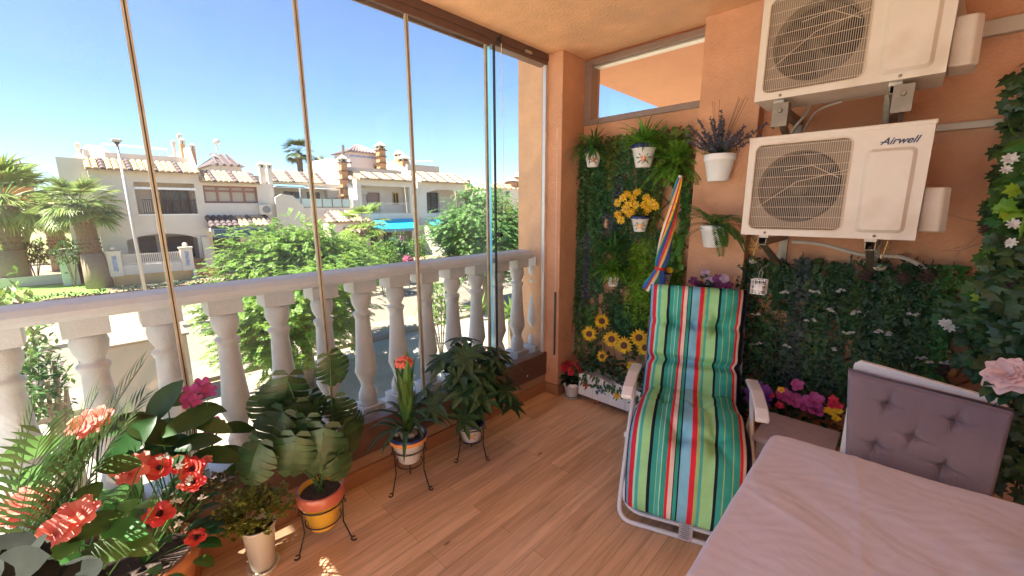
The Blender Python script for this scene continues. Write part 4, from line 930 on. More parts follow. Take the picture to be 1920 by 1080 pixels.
# 8 palm at far left
c = V((-1.62, -.30, 0)); t = plant('potted_palm', 'feathery palm fronds arching in from the left edge', 'potted plant', c); pot_parts(t, c, .08, .11, .24, terracotta)
def frond(m, p, d, L, droop, ll, n, lw=.012, mi=None, r=.003, ang=.75, seg=14, nu=None, ldroop=.5, simple=False):
    d = V(d).normalized(); q = V(p); pts = [q.copy()]; ds = [d.copy()]
    for i in range(seg): q = q+d*(L/seg); d = (d-V((0,0,1))*(droop/seg)).normalized(); pts.append(q.copy()); ds.append(d.copy())
    m.tube(pts, r, 4, mi, r2=r*.3)
    for k in range(n):
        f = (.12+.88*k/n)*seg; i = min(int(f), seg-1); u = f-i; q = pts[i].lerp(pts[i+1], u); dd = ds[i]; sd = dd.cross(V((0,0,1))); sd = sd.normalized() if sd.length > .05 else V((1,0,0)); up = sd.cross(dd)
        tt = k/n; l_ = ll*(math.sin(PI*(.12+.82*tt))**.6)
        if simple:
            for sg in (-1,1):
                d_ = (dd*ang+sd*sg+up*rv(-.3,.4)).normalized(); m.quadleaf(q, d_, l_*rv(.8,1.2), lw, (dd*-sg+sd*.6+up*rv(-.5,.5)).normalized(), mi)
            continue
        for sg in (-1,1): m.leaf(q, dd*(ang+.5*tt)+sd*sg+up*.25, l_, lw, ldroop, 2, .1, 'lance', side=(dd*-sg+sd*.6).normalized(), mi=mi)
    return pts
m = MB(); p0 = c+V((0,0,.22))
for tx, ty, X in ((215,745,-1.60),(150,800,-1.62),(50,820,-1.62),(180,840,-1.5),(120,900,-1.45),(230,800,-1.66),(60,860,-1.4)):
    e = P(tx,ty,0,X); d = e-p0; frond(m, p0, d+V((0,0,.25)), d.length*1.15, .75, .17, 30, .013, ang=.9)
m.build('fronds', leafmat('palm leaflet', (.045,.085,.025), .25, .45), t)
# 9 dark round leaves in the corner
c = V((-1.22, -.30, 0)); t = plant('dark_leaf_plant', 'dark plum-green round leaves crowding the bottom left corner', 'potted plant', c); pot_parts(t, c, .07, .10, .2, terracotta)
m = MB(); sm = MB(); p0 = c+V((0,0,.18))
MATS_pl = leafmat('plum leaf', (.03,.036,.03), .05, .9, .3); MATS_pl.node_tree.nodes['Principled BSDF'].inputs['Specular IOR Level'].default_value = .08
for i in range(30):
    x, y = rv(-60,165), rv(1020,1130); 
    if y < 1050 and x > 60: continue
    q = P(x,y,0,rv(-1.32,-1.18)); d = rdir(-.2,.3); nn = (EYE-q).normalized()+V((0,0,.6)); L = rv(.07,.10); m.leaf(q-d*L*.5, d, L, L*.8, rv(.2,.5), 6, .12, 'oval', side=d.cross(nn)); stemmed(sm, p0, q-d*L*.5, .002)
m.build('foliage', leafmat('plum leaf', (.03,.036,.03), .08, .75, .3), t, smooth=True); sm.build('stems', L_dark, t)

# ================================================================ GREEN WALL
WY = 2.703
lat = mat('willow lattice', (.17,.09,.045), .8, .25, 20)
def lattice(x0, x1, z0, z1, label, step=.14, y=WY-.012):
    m = MB(); w = x1-x0; h = z1-z0
    for sg in (1,-1):
        k = -h
        while k < w:
            a0 = max(0, k); a1 = min(w, k+h)
            if a1 > a0:
                za, zb = (a0-k, a1-k)
                if sg < 0: za, zb = h-za, h-zb
                m.tube([(x0+a0, y-.004*sg, z0+za), (x0+a1, y-.004*sg, z0+zb)], .005, 5)
            k += step
    tag(m.build('lattice_trellis', lat), label, 'trellis')
lattice(-1.80, -.99, .45, 1.95, 'tall expanding wooden trellis under the green wall', y=WY-.012)
lattice(-.62, .30, .38, 1.17, 'low expanding wooden trellis behind the dark ivy', y=2.68)
VG = 'artificial trailing vines on the tall green wall'
NV = [0]
def vine(px, pw, py0, py1, M, ls, lw, label, dens=1, y=2.655, strands=None, kind='fine', depth=.05, group=VG, name='trailing_vine'):
    a, b = P(px-pw/2, py0, 1, y), P(px+pw/2, py0, 1, y); zb = P(px, py1, 1, y).z; zt = a.z
    m = MB(); ns = int((strands or max(5, int((b.x-a.x)/.011)))*(1.7 if kind == 'fine' else 1.35)); ls *= 1.15 if kind == 'fine' else 1.3; lw *= 1.45 if kind == 'fine' else 1.3
    for i in range(ns):
        x = a.x+(b.x-a.x)*(i+rv(.1,.9))/ns; z = zt-rv(0,.05); q = V((x, y+rv(-.5,.5)*depth, z)); end = zb+rv(-.05,.08); pts = [q.copy()]; dx = rv(-.02,.02)
        while q.z > end:
            st = ls*.62/dens; q = q+V((dx*st+rv(-.003,.003), rv(-.003,.003), -st)); q.y = min(q.y, WY-.006); pts.append(q.copy())
            for k in range(2 if kind == 'fine' else 1):
                if kind == 'fine':
                    d = V((rv(-1,1), rv(-1.1,.15), rv(-.9,.35))).normalized(); sd = d.cross(V((rv(-1,1),-1,rv(-1,1)))).normalized(); m.quadleaf(q, d, ls*rv(.7,1.3), lw, sd)
                else:
                    d = V((rv(-1,1), rv(-1,-.1), rv(-1.2,0))).normalized(); nn = V((rv(-.5,.5), -1, rv(0,.8))); m.leaf(q, d, ls*rv(.7,1.25), lw*rv(.8,1.2), .5, 3, .15, 'heart' if kind == 'round' else 'oval', side=d.cross(nn))
        m.tube(pts[::3]+[pts[-1]], .0009, 3)
    NV[0] += 1
    return tag(m.build(name, M), label, 'vine', group)
vine(1087,42,262,590, L_wall, .020,.010, 'long dark green vine in the left column of the green wall', strands=16)
vine(1115,36,270,420, L_wall, .024,.012, 'dark vine directly under the leftmost wall pot', strands=10)
vine(1132,34,258,420, L_teal, .022,.008, 'fresh green thin-leaved vine right of the leftmost wall pot', strands=9)
vine(1098,26,430,560, L_purple, .018,.010, 'purple lavender vine low in the left column', strands=9)
vine(1074,22,275,560, L_wall, .022,.011, 'dark vine edging the green wall against the corner column', strands=8)
vine(1060,16,420,600, L_wall, .022,.011, 'short dark vine tucked against the corner column', strands=5)
vine(1150,26,252,345, L_olive, .022,.010, 'olive vine filling the gap between the two top wall pots', strands=9)
vine(1160,18,330,420, L_purple, .018,.010, 'purple lavender vine between the two upper wall pots', strands=8)
vine(1148,20,395,470, L_purple, .018,.010, 'short purple vine beside the little clay jug', strands=6)
vine(1120,30,400,560, L_teal, .022,.008, 'blue-green thin-leaved vine left of the clay jug', strands=10)
vine(1178,40,248,470, L_teal, .022,.008, 'blue-green vine under the painted pot with the red flower', strands=10)
vine(1212,30,300,440, L_wall, .022,.010, 'dark vine right of the painted pot with the red flower', strands=10)
vine(1222,26,350,500, L_olive, .018,.007, 'olive fine vine right of the yellow daisies', strands=11)
vine(1238,30,250,400, L_olive, .018,.007, 'olive fine vine high on the wall left of the bright fern', strands=12)
vine(1260,34,250,330, L_olive, .020,.008, 'olive vine under the transom near the pier', strands=10)
vine(1202,34,450,610, L_lime, .022,.008, 'lime green asparagus vine below the yellow daisies', strands=15, dens=1.2)
vine(1224,26,440,600, L_lime, .022,.008, 'lime green asparagus vine beside the furled parasol', strands=10, dens=1.1)
vine(1170,26,560,640, L_teal, .022,.008, 'blue-green vine low above the sunflowers', strands=10)
vine(1150,32,540,620, L_wall, .022,.010, 'dark vine under the spider plant pot', strands=11)
vine(1245,26,480,640, L_wall, .022,.010, 'dark vine hidden behind the parasol', strands=10)
vine(1245,20,420,500, L_teal, .022,.008, 'blue-green vine behind the parasol canopy', strands=8)
vine(1085,34,540,625, L_wall, .030,.026, 'round-leaved dark ivy at the lower left of the green wall', kind='round', strands=7)
vine(1070,20,470,600, L_wall, .030,.026, 'round-leaved ivy strand hugging the corner column', kind='round', strands=4)
vine(1112,22,555,640, L_mid, .026,.024, 'pale round-leaved strand below the purple vine', kind='round', strands=3)
vine(1270,28,430,540, L_bright, .034,.032, 'bright round-leaved ivy between the parasol and the pier', kind='round', strands=6)
vine(1280,20,530,640, L_bright, .034,.030, 'bright round-leaved ivy low beside the pier', kind='round', strands=5)
vine(1283,30,228,330, L_olive, .045,.038, 'variegated ivy with big leaves at the top right of the green wall', kind='round', strands=7)
vine(1250,34,225,280, L_mid, .045,.036, 'green ivy with big leaves below the middle of the transom', kind='round', strands=6)
vine(1170,24,440,540, L_wall, .022,.010, 'dark vine behind the spider plant', strands=9)
vine(1290,16,330,440, L_mid, .030,.026, 'small-leaved ivy strand along the pier edge', kind='round', strands=4)
vine(1145,36,330,400, L_wall, .024,.010, 'dark vine in the middle above the clay jug', strands=11)
vine(1195,40,560,660, L_wall, .024,.012, 'dark vine reaching down behind the sunflowers', strands=12)
vine(1105,50,600,680, L_wall, .030,.020, 'loose dark ivy above the red cyclamen', kind='oval', strands=7)

WG = 'painted pots hung on the green wall'
def wall_pot(px, py, r, h, label, y=2.57, style=('red glaze','yellow glaze','green glaze')):
    """px,py = centre of the pot body"""
    q = P(px, py, 1, y); c = q-V((0,0,h*.5)); t = thing('wall_pot', label, 'wall pot', c, WG); az = math.atan2(-c.y, -c.x)
    p = pot_parts(t, c, r*.62, r, h, ceramic, navy, lip=.2, seg=22); motif(p, c, r*.62, r, h, az, 0, .38, r*.42, style)
    m = MB()
    for k in range(14):
        a = az+rv(-1.4,1.4); z = h*rv(.82,.97); d = V((math.cos(a), math.sin(a), 0)); s = V((-math.sin(a), math.cos(a), 0)); o = c+d*(r+.003)+V((0,0,z)); m.add([o-s*.006, o+V((0,0,.004)), o+s*.007, o-V((0,0,.004))], [(0,1,2,3)])
    m.build('brush_marks', navy, p)
    m = MB(); m.tube([c+V((0,r*.9,h*.8)), V((c.x, WY-.004, c.z+h*.9))], .002, 5); m.build('hook', black_iron, t)
    return t, c+V((0,0,h*.85))
def spiky(t, p0, n, L, w, M, up=.6, droop=1.4, name='foliage', prof='lance'):
    m = MB()
    for i in range(n):
        d = rdir(-.1,1); d.z = d.z*.8+up; 
        if d.y > .3: d.y *= -.6
        m.leaf(p0+rdir()*.012, d, L*rv(.6,1.15), w, droop*rv(.6,1.3), 6, .25, prof)
    m.build(name, M, t)
t, p0 = wall_pot(1112,297,.062,.12,'leftmost painted wall pot with a pale green drooping grass plant'); spiky(t, p0, 110, .21, .015, L_mid, .15, 1.7); spiky(t, p0, 40, .24, .011, L_olive, .4, 1.8, 'dry_foliage')
t, p0 = wall_pot(1207,293,.078,.14,'painted wall pot with a red flower motif and a bushy green plant, under the transom'); spiky(t, p0, 120, .23, .016, L_bright, .3, 1.3)
m = MB()
for k in range(5):
    a = p0+V((rv(-.09,.02), -.02, rv(.02,.04))); m.tube([p0, a+V((0,0,.04)), a+V((-.01,0,.09))], .0012, 4)
    for j in range(26): m.ball(a+V((-.01*j/26,0,.03+.06*j/26))+rdir()*.006, .004, 5)
m.build('lavender_spikes', L_purple, t)
t, p0 = wall_pot(1200,420,.060,.10,'painted wall pot full of yellow daisies', style=('orange glaze','yellow glaze','green glaze')); spiky(t, p0, 40, .09, .012, L_dark, .5, 1.3)
for x, y in ((1158,402),(1172,392),(1168,371),(1178,384),(1192,384),(1186,372),(1208,384),(1212,371),(1222,380),(1180,400),(1195,360),(1206,402),(1164,412),(1215,392),(1190,396),(1176,364),(1228,386),(1158,380)):
    q = P(x,y,1,2.55+rv(-.02,.03)); nn = (EYE-q).normalized()+rdir()*.5; m = MB(); flower(m, q, nn, .028, 10, .42, .12); o = m.build('daisy', L_yellow, t); m = MB(); m.ball(q+nn.normalized()*.004, .008, 8); m.build('daisy_centre', orange_gl, o)
t, p0 = wall_pot(1150,525,.050,.085,'lowest painted wall pot with a spider plant'); spiky(t, p0+V((0,0,.02)), 120, .21, .018, L_bright, .25, 1.4); spiky(t, p0+V((0,0,.14)), 60, .21, .018, L_mid, .5, 1.3, 'upper_foliage')
t, p0 = wall_pot(1243,522,.058,.10,'painted wall pot with one yellow bloom beside the parasol strap', y=2.56); spiky(t, p0, 30, .09, .012, L_dark, .6, 1.3)
m = MB(); q = P(1256,507,1,2.53); flower(m, q, (EYE-q), .02, 8, .6, .4, layers=2); m.build('bloom', L_yellow, t)
# bright fern without pot, clay jug
t = thing('hanging_fern', 'bright green fern bursting out of the green wall below the transom', 'fern', P(1268,310,1,2.68))
m = MB(); q0 = P(1268,310,1,2.66)
for i in range(34):
    d = V((rv(-1,1), rv(-1,-.15), rv(-.2,1.1))); frond(m, q0+rdir()*.02, d, rv(.18,.3), 1.3, .045, 14, .012, r=.0012, seg=7)
m.build('fronds', L_bright, t)
t = thing('hanging_fern', 'strap-leaved green plant hanging left of the parasol under the daisies', 'fern', P(1160,450,1,2.68))
m = MB(); q0 = P(1150,455,1,2.66)
for i in range(26): m.leaf(q0+rdir()*.01, V((rv(-.6,1), rv(-1,-.2), rv(-.3,.9))), rv(.16,.26), .022, 1.5, 6, .2, 'lance')
m.build('fronds', L_mid, t)
c = P(1137,428,1,2.64); t = thing('clay_jug', 'tiny two-handled clay jug hung in the middle of the green wall', 'jug', c)
m = MB(); m.lathe([(0,0),(.012,0),(.020,.018),(.022,.035),(.014,.052),(.010,.060),(.015,.068),(.012,.068),(.008,.06),(0,.06)], c, 18); m.build('body', mat('clay jug', (.45,.28,.15), .7, .15, 30), t, smooth=True)
for sg in (-1,1):
    m = MB(); m.tube([c+V((sg*.012,0,.06)), c+V((sg*.024,0,.056)), c+V((sg*.022,0,.04))], .003, 6); m.build('handle', MATS['clay jug'], t, smooth=True)
# white pots on the pier
def pier_pot(px, py, r, h, label):
    q = P(px, py, 1, 2.53); c = q-V((0,0,h*.5)); t = thing('white_wall_pot', label, 'wall pot', c, 'plain white pots hung on the pier'); pot_parts(t, c, r*.66, r, h, white_paint, None, lip=.24); 
    m = MB(); m.tube([c+V((0,r*.9,h*.8)), V((c.x,2.598,c.z+h*.8))], .003, 6); m.build('hook', galv, t); return t, c+V((0,0,h*.88))
t, p0 = pier_pot(1348,315,.082,.145,'upper plain white pot on the pier holding dusky lavender')
m = MB(); sm = MB()
for i in range(34):
    d = rdir(.05,1); d.y = -abs(d.y)*.7+.1; L = rv(.14,.27); e = p0+d*L; sm.tube([p0+rdir()*.015, p0+d*L*.5, e], .0014, 4)
    for j in range(60): f = rv(.4,1.0); b_ = p0.lerp(e, f); dd = (d+rdir(-1,1)*.9).normalized(); m.quadleaf(b_, dd, rv(.010,.018), .008, dd.cross(V((0,-1,.2))).normalized())
m.build('lavender', leafmat('dusky lavender', (.10,.085,.12), .15, .6, .4), t); sm.build('stems', L_dark, t); spiky(t, p0, 70, .11, .012, L_dark, .4, .9)
m = MB()
for i in range(10): d = V((rv(-.2,.8), rv(-.3,0), 1)); m.tube([p0, p0+d*.16, p0+d*.28+V((.01,0,.01))], .0011, 4)
m.build('dry_twigs', lat, t)
t, p0 = pier_pot(1337,443,.072,.125,'lower plain white pot on the pier holding a bright fern')
m = MB()
for i in range(30):
    d = V((rv(-1.1,1.2), rv(-1,.0), rv(-.1,1.3))); frond(m, p0+rdir()*.012, d, rv(.2,.33), rv(1.2,2.2), .048, 20, .008, r=.0012, seg=9)
m.build('fern_fronds', leafmat('fern green', (.06,.20,.035), .3), t)
# pansies behind the lounger
c = P(1330,560,1,2.48); c.z -= .06; t = thing('pansy_pot', 'purple pansies in a pot peeping over the top of the lounger', 'potted plant', c); pot_parts(t, c, .04, .065, .10, ceramic)
m = MB(); m2 = MB()
for x, y, k in ((1300,527,0),(1310,533,0),(1330,527,1),(1345,522,0),(1352,533,0),(1365,535,0),(1322,512,1),(1338,540,0),(1318,540,0),(1358,522,1)):
    q = P(x,y,1,2.46); m = MB(); flower(m, q, (EYE-q).normalized()+rdir()*.3, .026, 5, .95, .2); m.build('pale_pansy' if k else 'dark_pansy', leafmat('pale purple petal', (.42,.30,.42), .2, .5, .2) if k else leafmat('deep purple petal', (.13,.012,.08), .2, .5, .2), t)
m = MB(); bush(m, c+V((0,0,.12)), .07, 60, .02, .014); m.build('foliage', L_dark, t)
m = MB(); m.tube([(c.x, 2.52, c.z+.02), (c.x, 2.6, c.z+.02)], .004, 5); m.build('hook', galv, t)
# white tile plates? no - sunflower trough
c0 = P(1092,738,2,.055); y0 = 2.455
t = thing('sunflower_trough', 'white trough painted with flowers, planted with sunflowers under the green wall', 'planter', (-1.3, 2.55, 0))
x0, x1, zb, zt = -1.66, -1.0, .055, .215
m = MB(); m.box(x0, x1, 2.47, 2.645, zb, zt); m.build('trough', white_paint, t, bevel=.005)
m = MB()
# scalloped upper front edge
for k in range(5):
    xa = x0+(x1-x0)*k/5+.004; w = (x1-x0)/5-.008; pts = [(xa+w*i/10, zt+.022*math.sin(PI*i/10)+.0) for i in range(11)]
    m.hexa([(x, 2.464, z) for x, z in [(xa+w, zb+.004), (xa, zb+.004)]+pts][::1], [(x, 2.4695, z) for x, z in [(xa+w, zb+.004), (xa, zb+.004)]+pts])
fp = m.build('front_tiles', white_paint, t)
m = MB()
def disc(cx, cz, rx, rz, ang, mi, yy, n=10):
    pts = []
    for i in range(n):
        a = 2*PI*i/n; x, z = rx*math.cos(a), rz*math.sin(a); pts.append((cx+x*math.cos(ang)-z*math.sin(ang), yy, cz+x*math.sin(ang)+z*math.cos(ang)))
    m.add(pts, [tuple(range(n))], mi)
for k in range(5):
    m = MB(); cx = x0+(x1-x0)*(k+.5)/5; cz = (zb+zt)/2+.015; col = [0,1,2,0,1][k]
    for i in range(5): a = i*2*PI/5; disc(cx+.018*math.cos(a), cz+.018*math.sin(a), .014, .010, a, col, 2.4632)
    disc(cx, cz, .009, .009, 0, 2, 2.4628)
    for i in range(7): a = rv(0,6.28); rr = rv(.034,.052); disc(cx+rr*math.cos(a), cz+rr*math.sin(a)*.9, .014, .005, a, 3, 2.4636)
    m.build('painted_flower', [red_gl, mat('blue glaze', (.08,.2,.55), .3), yellow_gl, green_gl], fp)
for x in (x0+.12, x1-.12):
    m = MB(); m.tube([(x+.014*math.cos(a)-.014, 2.50, .026+.013*math.sin(a)) for a in [2*PI*i/12 for i in range(12)]], .006, 6, closed=True); m.tube([(x+.014*math.cos(a)+.014, 2.50, .026+.013*math.sin(a)) for a in [2*PI*i/12 for i in range(12)]], .006, 6, closed=True)
    m.box(x-.03, x+.03, 2.49, 2.62, .045, .0545); m.box(x-.03, x+.03, 2.53, 2.60, 0, .044); m.build('foot', terracotta, t)
m = MB()
for i in range(330):
    q = V((rv(x0-.02,x1+.02), rv(2.44,2.64), zt+rv(0,.12)+.06*random.random()**2)); d = rdir(-.4,.9); m.leaf(q, d, rv(.03,.055), rv(.022,.034), .6, 3, .2, 'heart', side=d.cross((V((-.3,-.8,.6))+rdir()*.4)))
m.build('ivy', L_deep, t)
m = MB()
for i in range(90):
    q = V((rv(x0-.02,x1), 2.452, zt-rv(-.03,.05)*1)); d = V((rv(-.5,.5),-.3,-1)); m.leaf(q, d, rv(.025,.04), rv(.016,.024), .3, 3, .2, 'heart', side=d.cross(V((0,-1,.3))))
m.build('hanging_ivy', L_dark, t)
sm = MB()
for x, y, r in ((1105,626,.060),(1128,602,.058),(1147,636,.062),(1170,648,.064),(1198,633,.062),(1210,652,.058),(1129,668,.042),(1186,688,.044)):
    q = P(x,y,1,2.50); nn = (EYE-q).normalized()+rdir(-.3,.6)*.25
    m = MB(); flower(m, q, nn, r, 16, .34, .10, prof='lance'); flower(m, q, nn, r*.86, 14, .34, .3, prof='lance'); o = m.build('sunflower', L_yellow, t)
    nn.normalize(); m = MB(); m.lathe([(0,-.002),(r*.38,-.002),(r*.40,.004),(r*.30,.009),(r*.1,.007),(0,.007)], q+nn*.002, 20, axis=nn); m.build('seed_head', seed, o, smooth=True)
    sm.tube([V((q.x+rv(-.03,.03), 2.56, zt)), q.lerp(V((q.x, 2.56, zt)), .4)+V((0,.03,0)), q-nn*.01], .003, 5)
sm.build('stems', L_mid, t)
# cyclamen
c = V((-1.735, 2.49, .012)); t = plant('cyclamen_pot', 'cerise cyclamen in a small white pot beside the corner column', 'potted plant', (c.x, c.y, 0)); pot_parts(t, c, .045, .066, .115, white_paint, None, lip=.26)
m = MB(); m.lathe([(0,-.012),(.058,-.012),(.070,.002),(.067,.005),(.055,-.004),(0,-.004)], c, 28); m.build('saucer', mat('grey saucer', (.4,.38,.36), .4), t, smooth=True)
m = MB(); p0 = c+V((0,0,.105))
for i in range(44): a = rv(0,6.28); d = V((math.cos(a), math.sin(a), rv(.1,.9))); m.leaf(p0+V((math.cos(a)*.03, math.sin(a)*.03, rv(0,.05))), d, rv(.06,.09), rv(.045,.06), rv(.8,1.5), 4, .15, 'heart')
m.build('foliage', leafmat('cyclamen leaf', (.03,.08,.035), .2, .4, .6), t)
m = MB()
for i in range(46): d = rdir(.05,1); q = p0+V((d.x*.085, d.y*.085, .085+d.z*.055)); m.leaf(q, V((rv(-.5,.5),rv(-.5,.5),1)), rv(.035,.05), .032, .3, 3, .3, 'obov')
m.build('blooms', L_cerise, t)

# ================================================================ DARK GREENERY BEHIND THE TABLE
DG = 'artificial ivy strands on the low dark trellis'
kinds = [L_deep, L_dark, L_deep, L_grey, L_dark, L_deep, L_dark, L_deep, L_dark, L_deep, L_dark, L_mid]
names = ['darkest ivy strand next to the white candle cage','dark ivy strand under the small terrarium','ivy strand left of the first bare orange patch','greyish ivy strand with bell blossoms left of centre','dark ivy strand above the storage box','dark ivy strand under the sagging hose','mixed ivy strand below the larger terrarium','dark ivy strand left of the pinecones','ivy strand right below the pinecones','dark ivy strand above the white chair back','ivy strand behind the top corner of the white chair','brighter ivy strand where the dark trellis meets the ivy garland']
bells = {}
for k in range(12):
    px = 1412+k*34; top = 482+6*(k % 3)+ (8 if k > 7 else 0)
    t = thing('ivy_strand', names[k], 'ivy', P(px, 690, 1, 2.62), DG)
    m = MB(); wm = MB(); a = P(px-21, top, 1, 2.64); b2 = P(px+21, top, 1, 2.64); zb = P(px, 765, 1, 2.64).z
    n_ = 320
    for i in range(n_):
        q = V((rv(a.x, b2.x), rv(2.60,2.675), rv(zb, a.z))); 
        hx_, hz_ = q.x*9.5, q.z*11; gap = math.sin(hx_*1.0)*math.sin(hz_*1.3+1.1*k)
        if gap > .62: continue
        d = V((rv(-1,1), rv(-.8,.1), rv(-1.2,.4))); d.normalize(); s = rv(.022,.052); m.leaf(q, d, s, s*.72, .5, 3, .15, 'heart', side=d.cross(V((rv(-.4,.4),-1,.5))))
    for i in range(210):
        q = V((rv(a.x, b2.x), rv(2.57,2.62), rv(zb, a.z))); 
        for j in range(3):
            d = V((rv(-1,1), rv(-1,.1), rv(-1,.6))).normalized(); m.quadleaf(q+V((0,0,-.008*j)), d, rv(.012,.022), .008, d.cross(V((0,-1,.3))).normalized())
    for i in range(3): x = rv(a.x,b2.x); m.tube([(x,2.66,a.z+rv(-.02,.03)),(x+rv(-.02,.02),2.62,(a.z+zb)/2),(x+rv(-.03,.03),2.65,zb)], .002, 4)
    m.build('foliage', kinds[k], t)
    pts = [(x, y) for x, y in ((1475,545),(1528,544),(1562,578),(1603,583),(1520,598),(1590,622),(1668,622),(1712,586),(1572,652),(1477,646),(1728,668),(1742,676),(1772,676),(1580,542),(1650,618),(1415,586),(1420,640)) if px-17 <= x < px+17]
    for x, y in pts:
        for j in range(4):
            q = P(x+rv(-9,9), y+rv(-2,3), 1, 2.55); flower(wm, q, V((rv(-.3,.3),-.5,-.8)), .014, 5, .6, 1.0)
    if pts: wm.build('bell_blossoms', L_white, t)
cone_m = mat('pinecone', (.085,.05,.035), .8, .3, 60)
def pinecone(px, py, r, label, y=2.58):
    c = P(px,py,1,y); m = MB()
    for i in range(46):
        v = i/46; a = i*2.4; z = (v-.5)*2*r*1.2; rr = r*math.sin(PI*(v*.86+.1)); d = V((math.cos(a), math.sin(a), -.15)); s = V((-math.sin(a), math.cos(a), 0)); q = c+V((0,0,z))+V((d.x,d.y,0))*rr*.35
        m.obox(q+d*rr*.45, d*rr*.42, s*r*.24, V((0,0,1))*r*.05)
    m.ball(c, r*.6, 8, (1,1,1.6)); tag(m.build('pinecone', cone_m), label, 'pinecone', 'pinecones tucked in the ivy')
pinecone(1622,514,.024,'pinecone just left of the larger terrarium'); pinecone(1693,520,.026,'pinecone right of the larger terrarium'); pinecone(1738,517,.026,'pinecone at the end of the sagging hose')
pinecone(1770,692,.026,'pinecone above the white chair back'); pinecone(1850,430,.020,'pinecone at the edge of the ivy garland near the twigs', 2.4); pinecone(1832,645,.022,'pinecone in the bright ivy above the white chair', 2.5)
pinecone(1548,512,.012,'tiny pinecone in the ivy under the hose')
# petunia planter
c = V((-.36, 2.50, 0)); t = plant('petunia_planter', 'planter of violet, magenta and yellow flowers behind the storage box', 'planter', c)
MB().box(-.56, -.10, 2.42, 2.58, 0, .34).build('box', terracotta, t, bevel=.006)
m = MB()
for i in range(200): q = V((rv(-.58,-.1), rv(2.38,2.60), .30+rv(0,.16))); d = rdir(-.3,1); m.leaf(q, d, rv(.03,.06), rv(.02,.035), .7, 3, .2, 'oval')
for i in range(70): q = V((rv(-.60,-.50), rv(2.36,2.5), rv(.22,.36))); d = rdir(-.3,.6); m.leaf(q, d, rv(.04,.07), rv(.03,.045), .7, 3, .2, 'heart')
m.build('foliage', L_deep, t)
m = MB(); 
for i in range(150):
    d = rdir(0,1); q = V((rv(-.50,-.16), rv(2.50,2.6), rv(.50,.62))); m.leaf(q, d, rv(.02,.035), .012, .4, 2, .1, 'oval')
m.build('grey_foliage', L_grey, t)
for nm, M, L_ in (('violet_blooms', L_violet, ((1412,735,.03),(1425,745,.03),(1432,732,.028),(1418,722,.02),(1428,758,.026),(1410,750,.024),(1438,745,.022))),
                  ('magenta_blooms', L_magenta, ((1473,741,.026),(1495,722,.022),(1490,752,.030),(1527,752,.032),(1530,768,.03),(1465,742,.02),(1505,760,.024))),
                  ('red_blooms', L_cerise, ((1446,741,.012),(1462,760,.014),(1563,750,.016),(1560,760,.014),(1574,762,.012))),
                  ('yellow_blooms', L_yellow, ((1562,772,.016),(1552,770,.014),(1568,784,.014),(1464,731,.012),(1573,770,.012))),):
    for x, y, r in L_:
        m = MB(); r *= 1.35; q = P(x,y,1,2.38); flower(m, q, (EYE-q).normalized()+V((0,0,.5))+rdir()*.3, r, 5, .95, .3); 
        if nm != 'yellow_blooms': flower(m, q, (EYE-q).normalized()+V((0,0,.5))+rdir()*.3, r*.7, 5, .9, .6)
        m.build(nm[:-1], M, t)

# ================================================================ IVY GARLAND AT THE RIGHT
def lobed(m, p, d, nrm, L, mi=None):
    """five-lobed ivy or vine leaf"""
    d = V(d).normalized(); nrm = V(nrm); nrm = (nrm-d*nrm.dot(d)).normalized(); s = d.cross(nrm); p = V(p)
    o = [(0,0),(.18,-.12),(.42,-.10),(.36,.14),(.62,.22),(.40,.42),(.50,.66),(.22,.62),(.0,1.0)]
    pts = [p]+[None]*0; 
    for sg in (1,-1):
        ring = [p+s*(x*sg*L)+d*(y*L)-nrm*(x*x*L*.35+y*y*L*.15) for x, y in o]; mid = [p+d*(y*L)-nrm*(y*y*L*.1)+nrm*.04*L for y in (0,.3,.6)]
        vs = ring+mid; k = len(ring); fs = [(0,1,2,3),(0,3,k+1),(3,4,5),(3,5,k+2,k+1),(5,6,7),(5,7,k+2),(7,8,k+2)]
        m.add(vs, fs if sg > 0 else [f[::-1] for f in fs], mi)
GG = 'ivy garlands climbing the right end of the wall'
def garland(label, pts, n, M, Ls, w, flowers=(), viol=()):
    """pts = centre line in photo pixels with distance y"""
    C0 = [P(x,y,1,Y) for x, y, Y in pts]; t = thing('ivy_garland', label, 'ivy', C0[-1], GG); m = MB()
    for i in range(n):
        f = random.random()*(len(C0)-1); k = min(int(f), len(C0)-2); q = C0[k].lerp(C0[k+1], f-k)+V((rv(-w,w), rv(-.5,.5)*w, rv(-.05,.05))); q.y = min(q.y, 2.685)
        d = V((rv(-1,1), rv(-.6,.2), rv(-1.2,.3))); L = rv(*Ls); nn = V((rv(-.5,.3), -1, rv(.1,.9)))
        lobed(m, q, d, nn, L)
    m.tube(C0, .004, 5); m.build('foliage', M, t)
    for nm, fl, M2, np_, ww in (('white_blossom', flowers, L_white, 8, .4), ('violet_blossom', viol, L_magenta, 10, .3)):
        for x, y, Y, r in fl:
            q = P(x,y,1,Y); mm_ = MB(); flower(mm_, q, (EYE-q).normalized()+rdir()*.3, r, np_, ww, .35, layers=2); mm_.build(nm, M2, t)
    return t
garland('dark ivy garland hanging from the duct down the right edge', [(1945,130,2.5),(1925,220,2.5),(1925,300,2.45),(1905,370,2.45),(1885,420,2.5)], 260, L_deep, (.035,.06), .055, [(1893,298,2.25,.022),(1886,318,2.25,.016)])
garland('bright lobed ivy garland with white blossoms beside the bare twigs', [(1945,270,2.3),(1935,350,2.3),(1915,420,2.35),(1890,500,2.4),(1870,560,2.4)], 210, leafmat('garland leaf', (.055,.15,.03), .3), (.04,.07), .075, [(1900,420,2.2,.018),(1862,502,2.25,.022),(1895,455,2.2,.018)], [(1890,525,2.2,.030)])
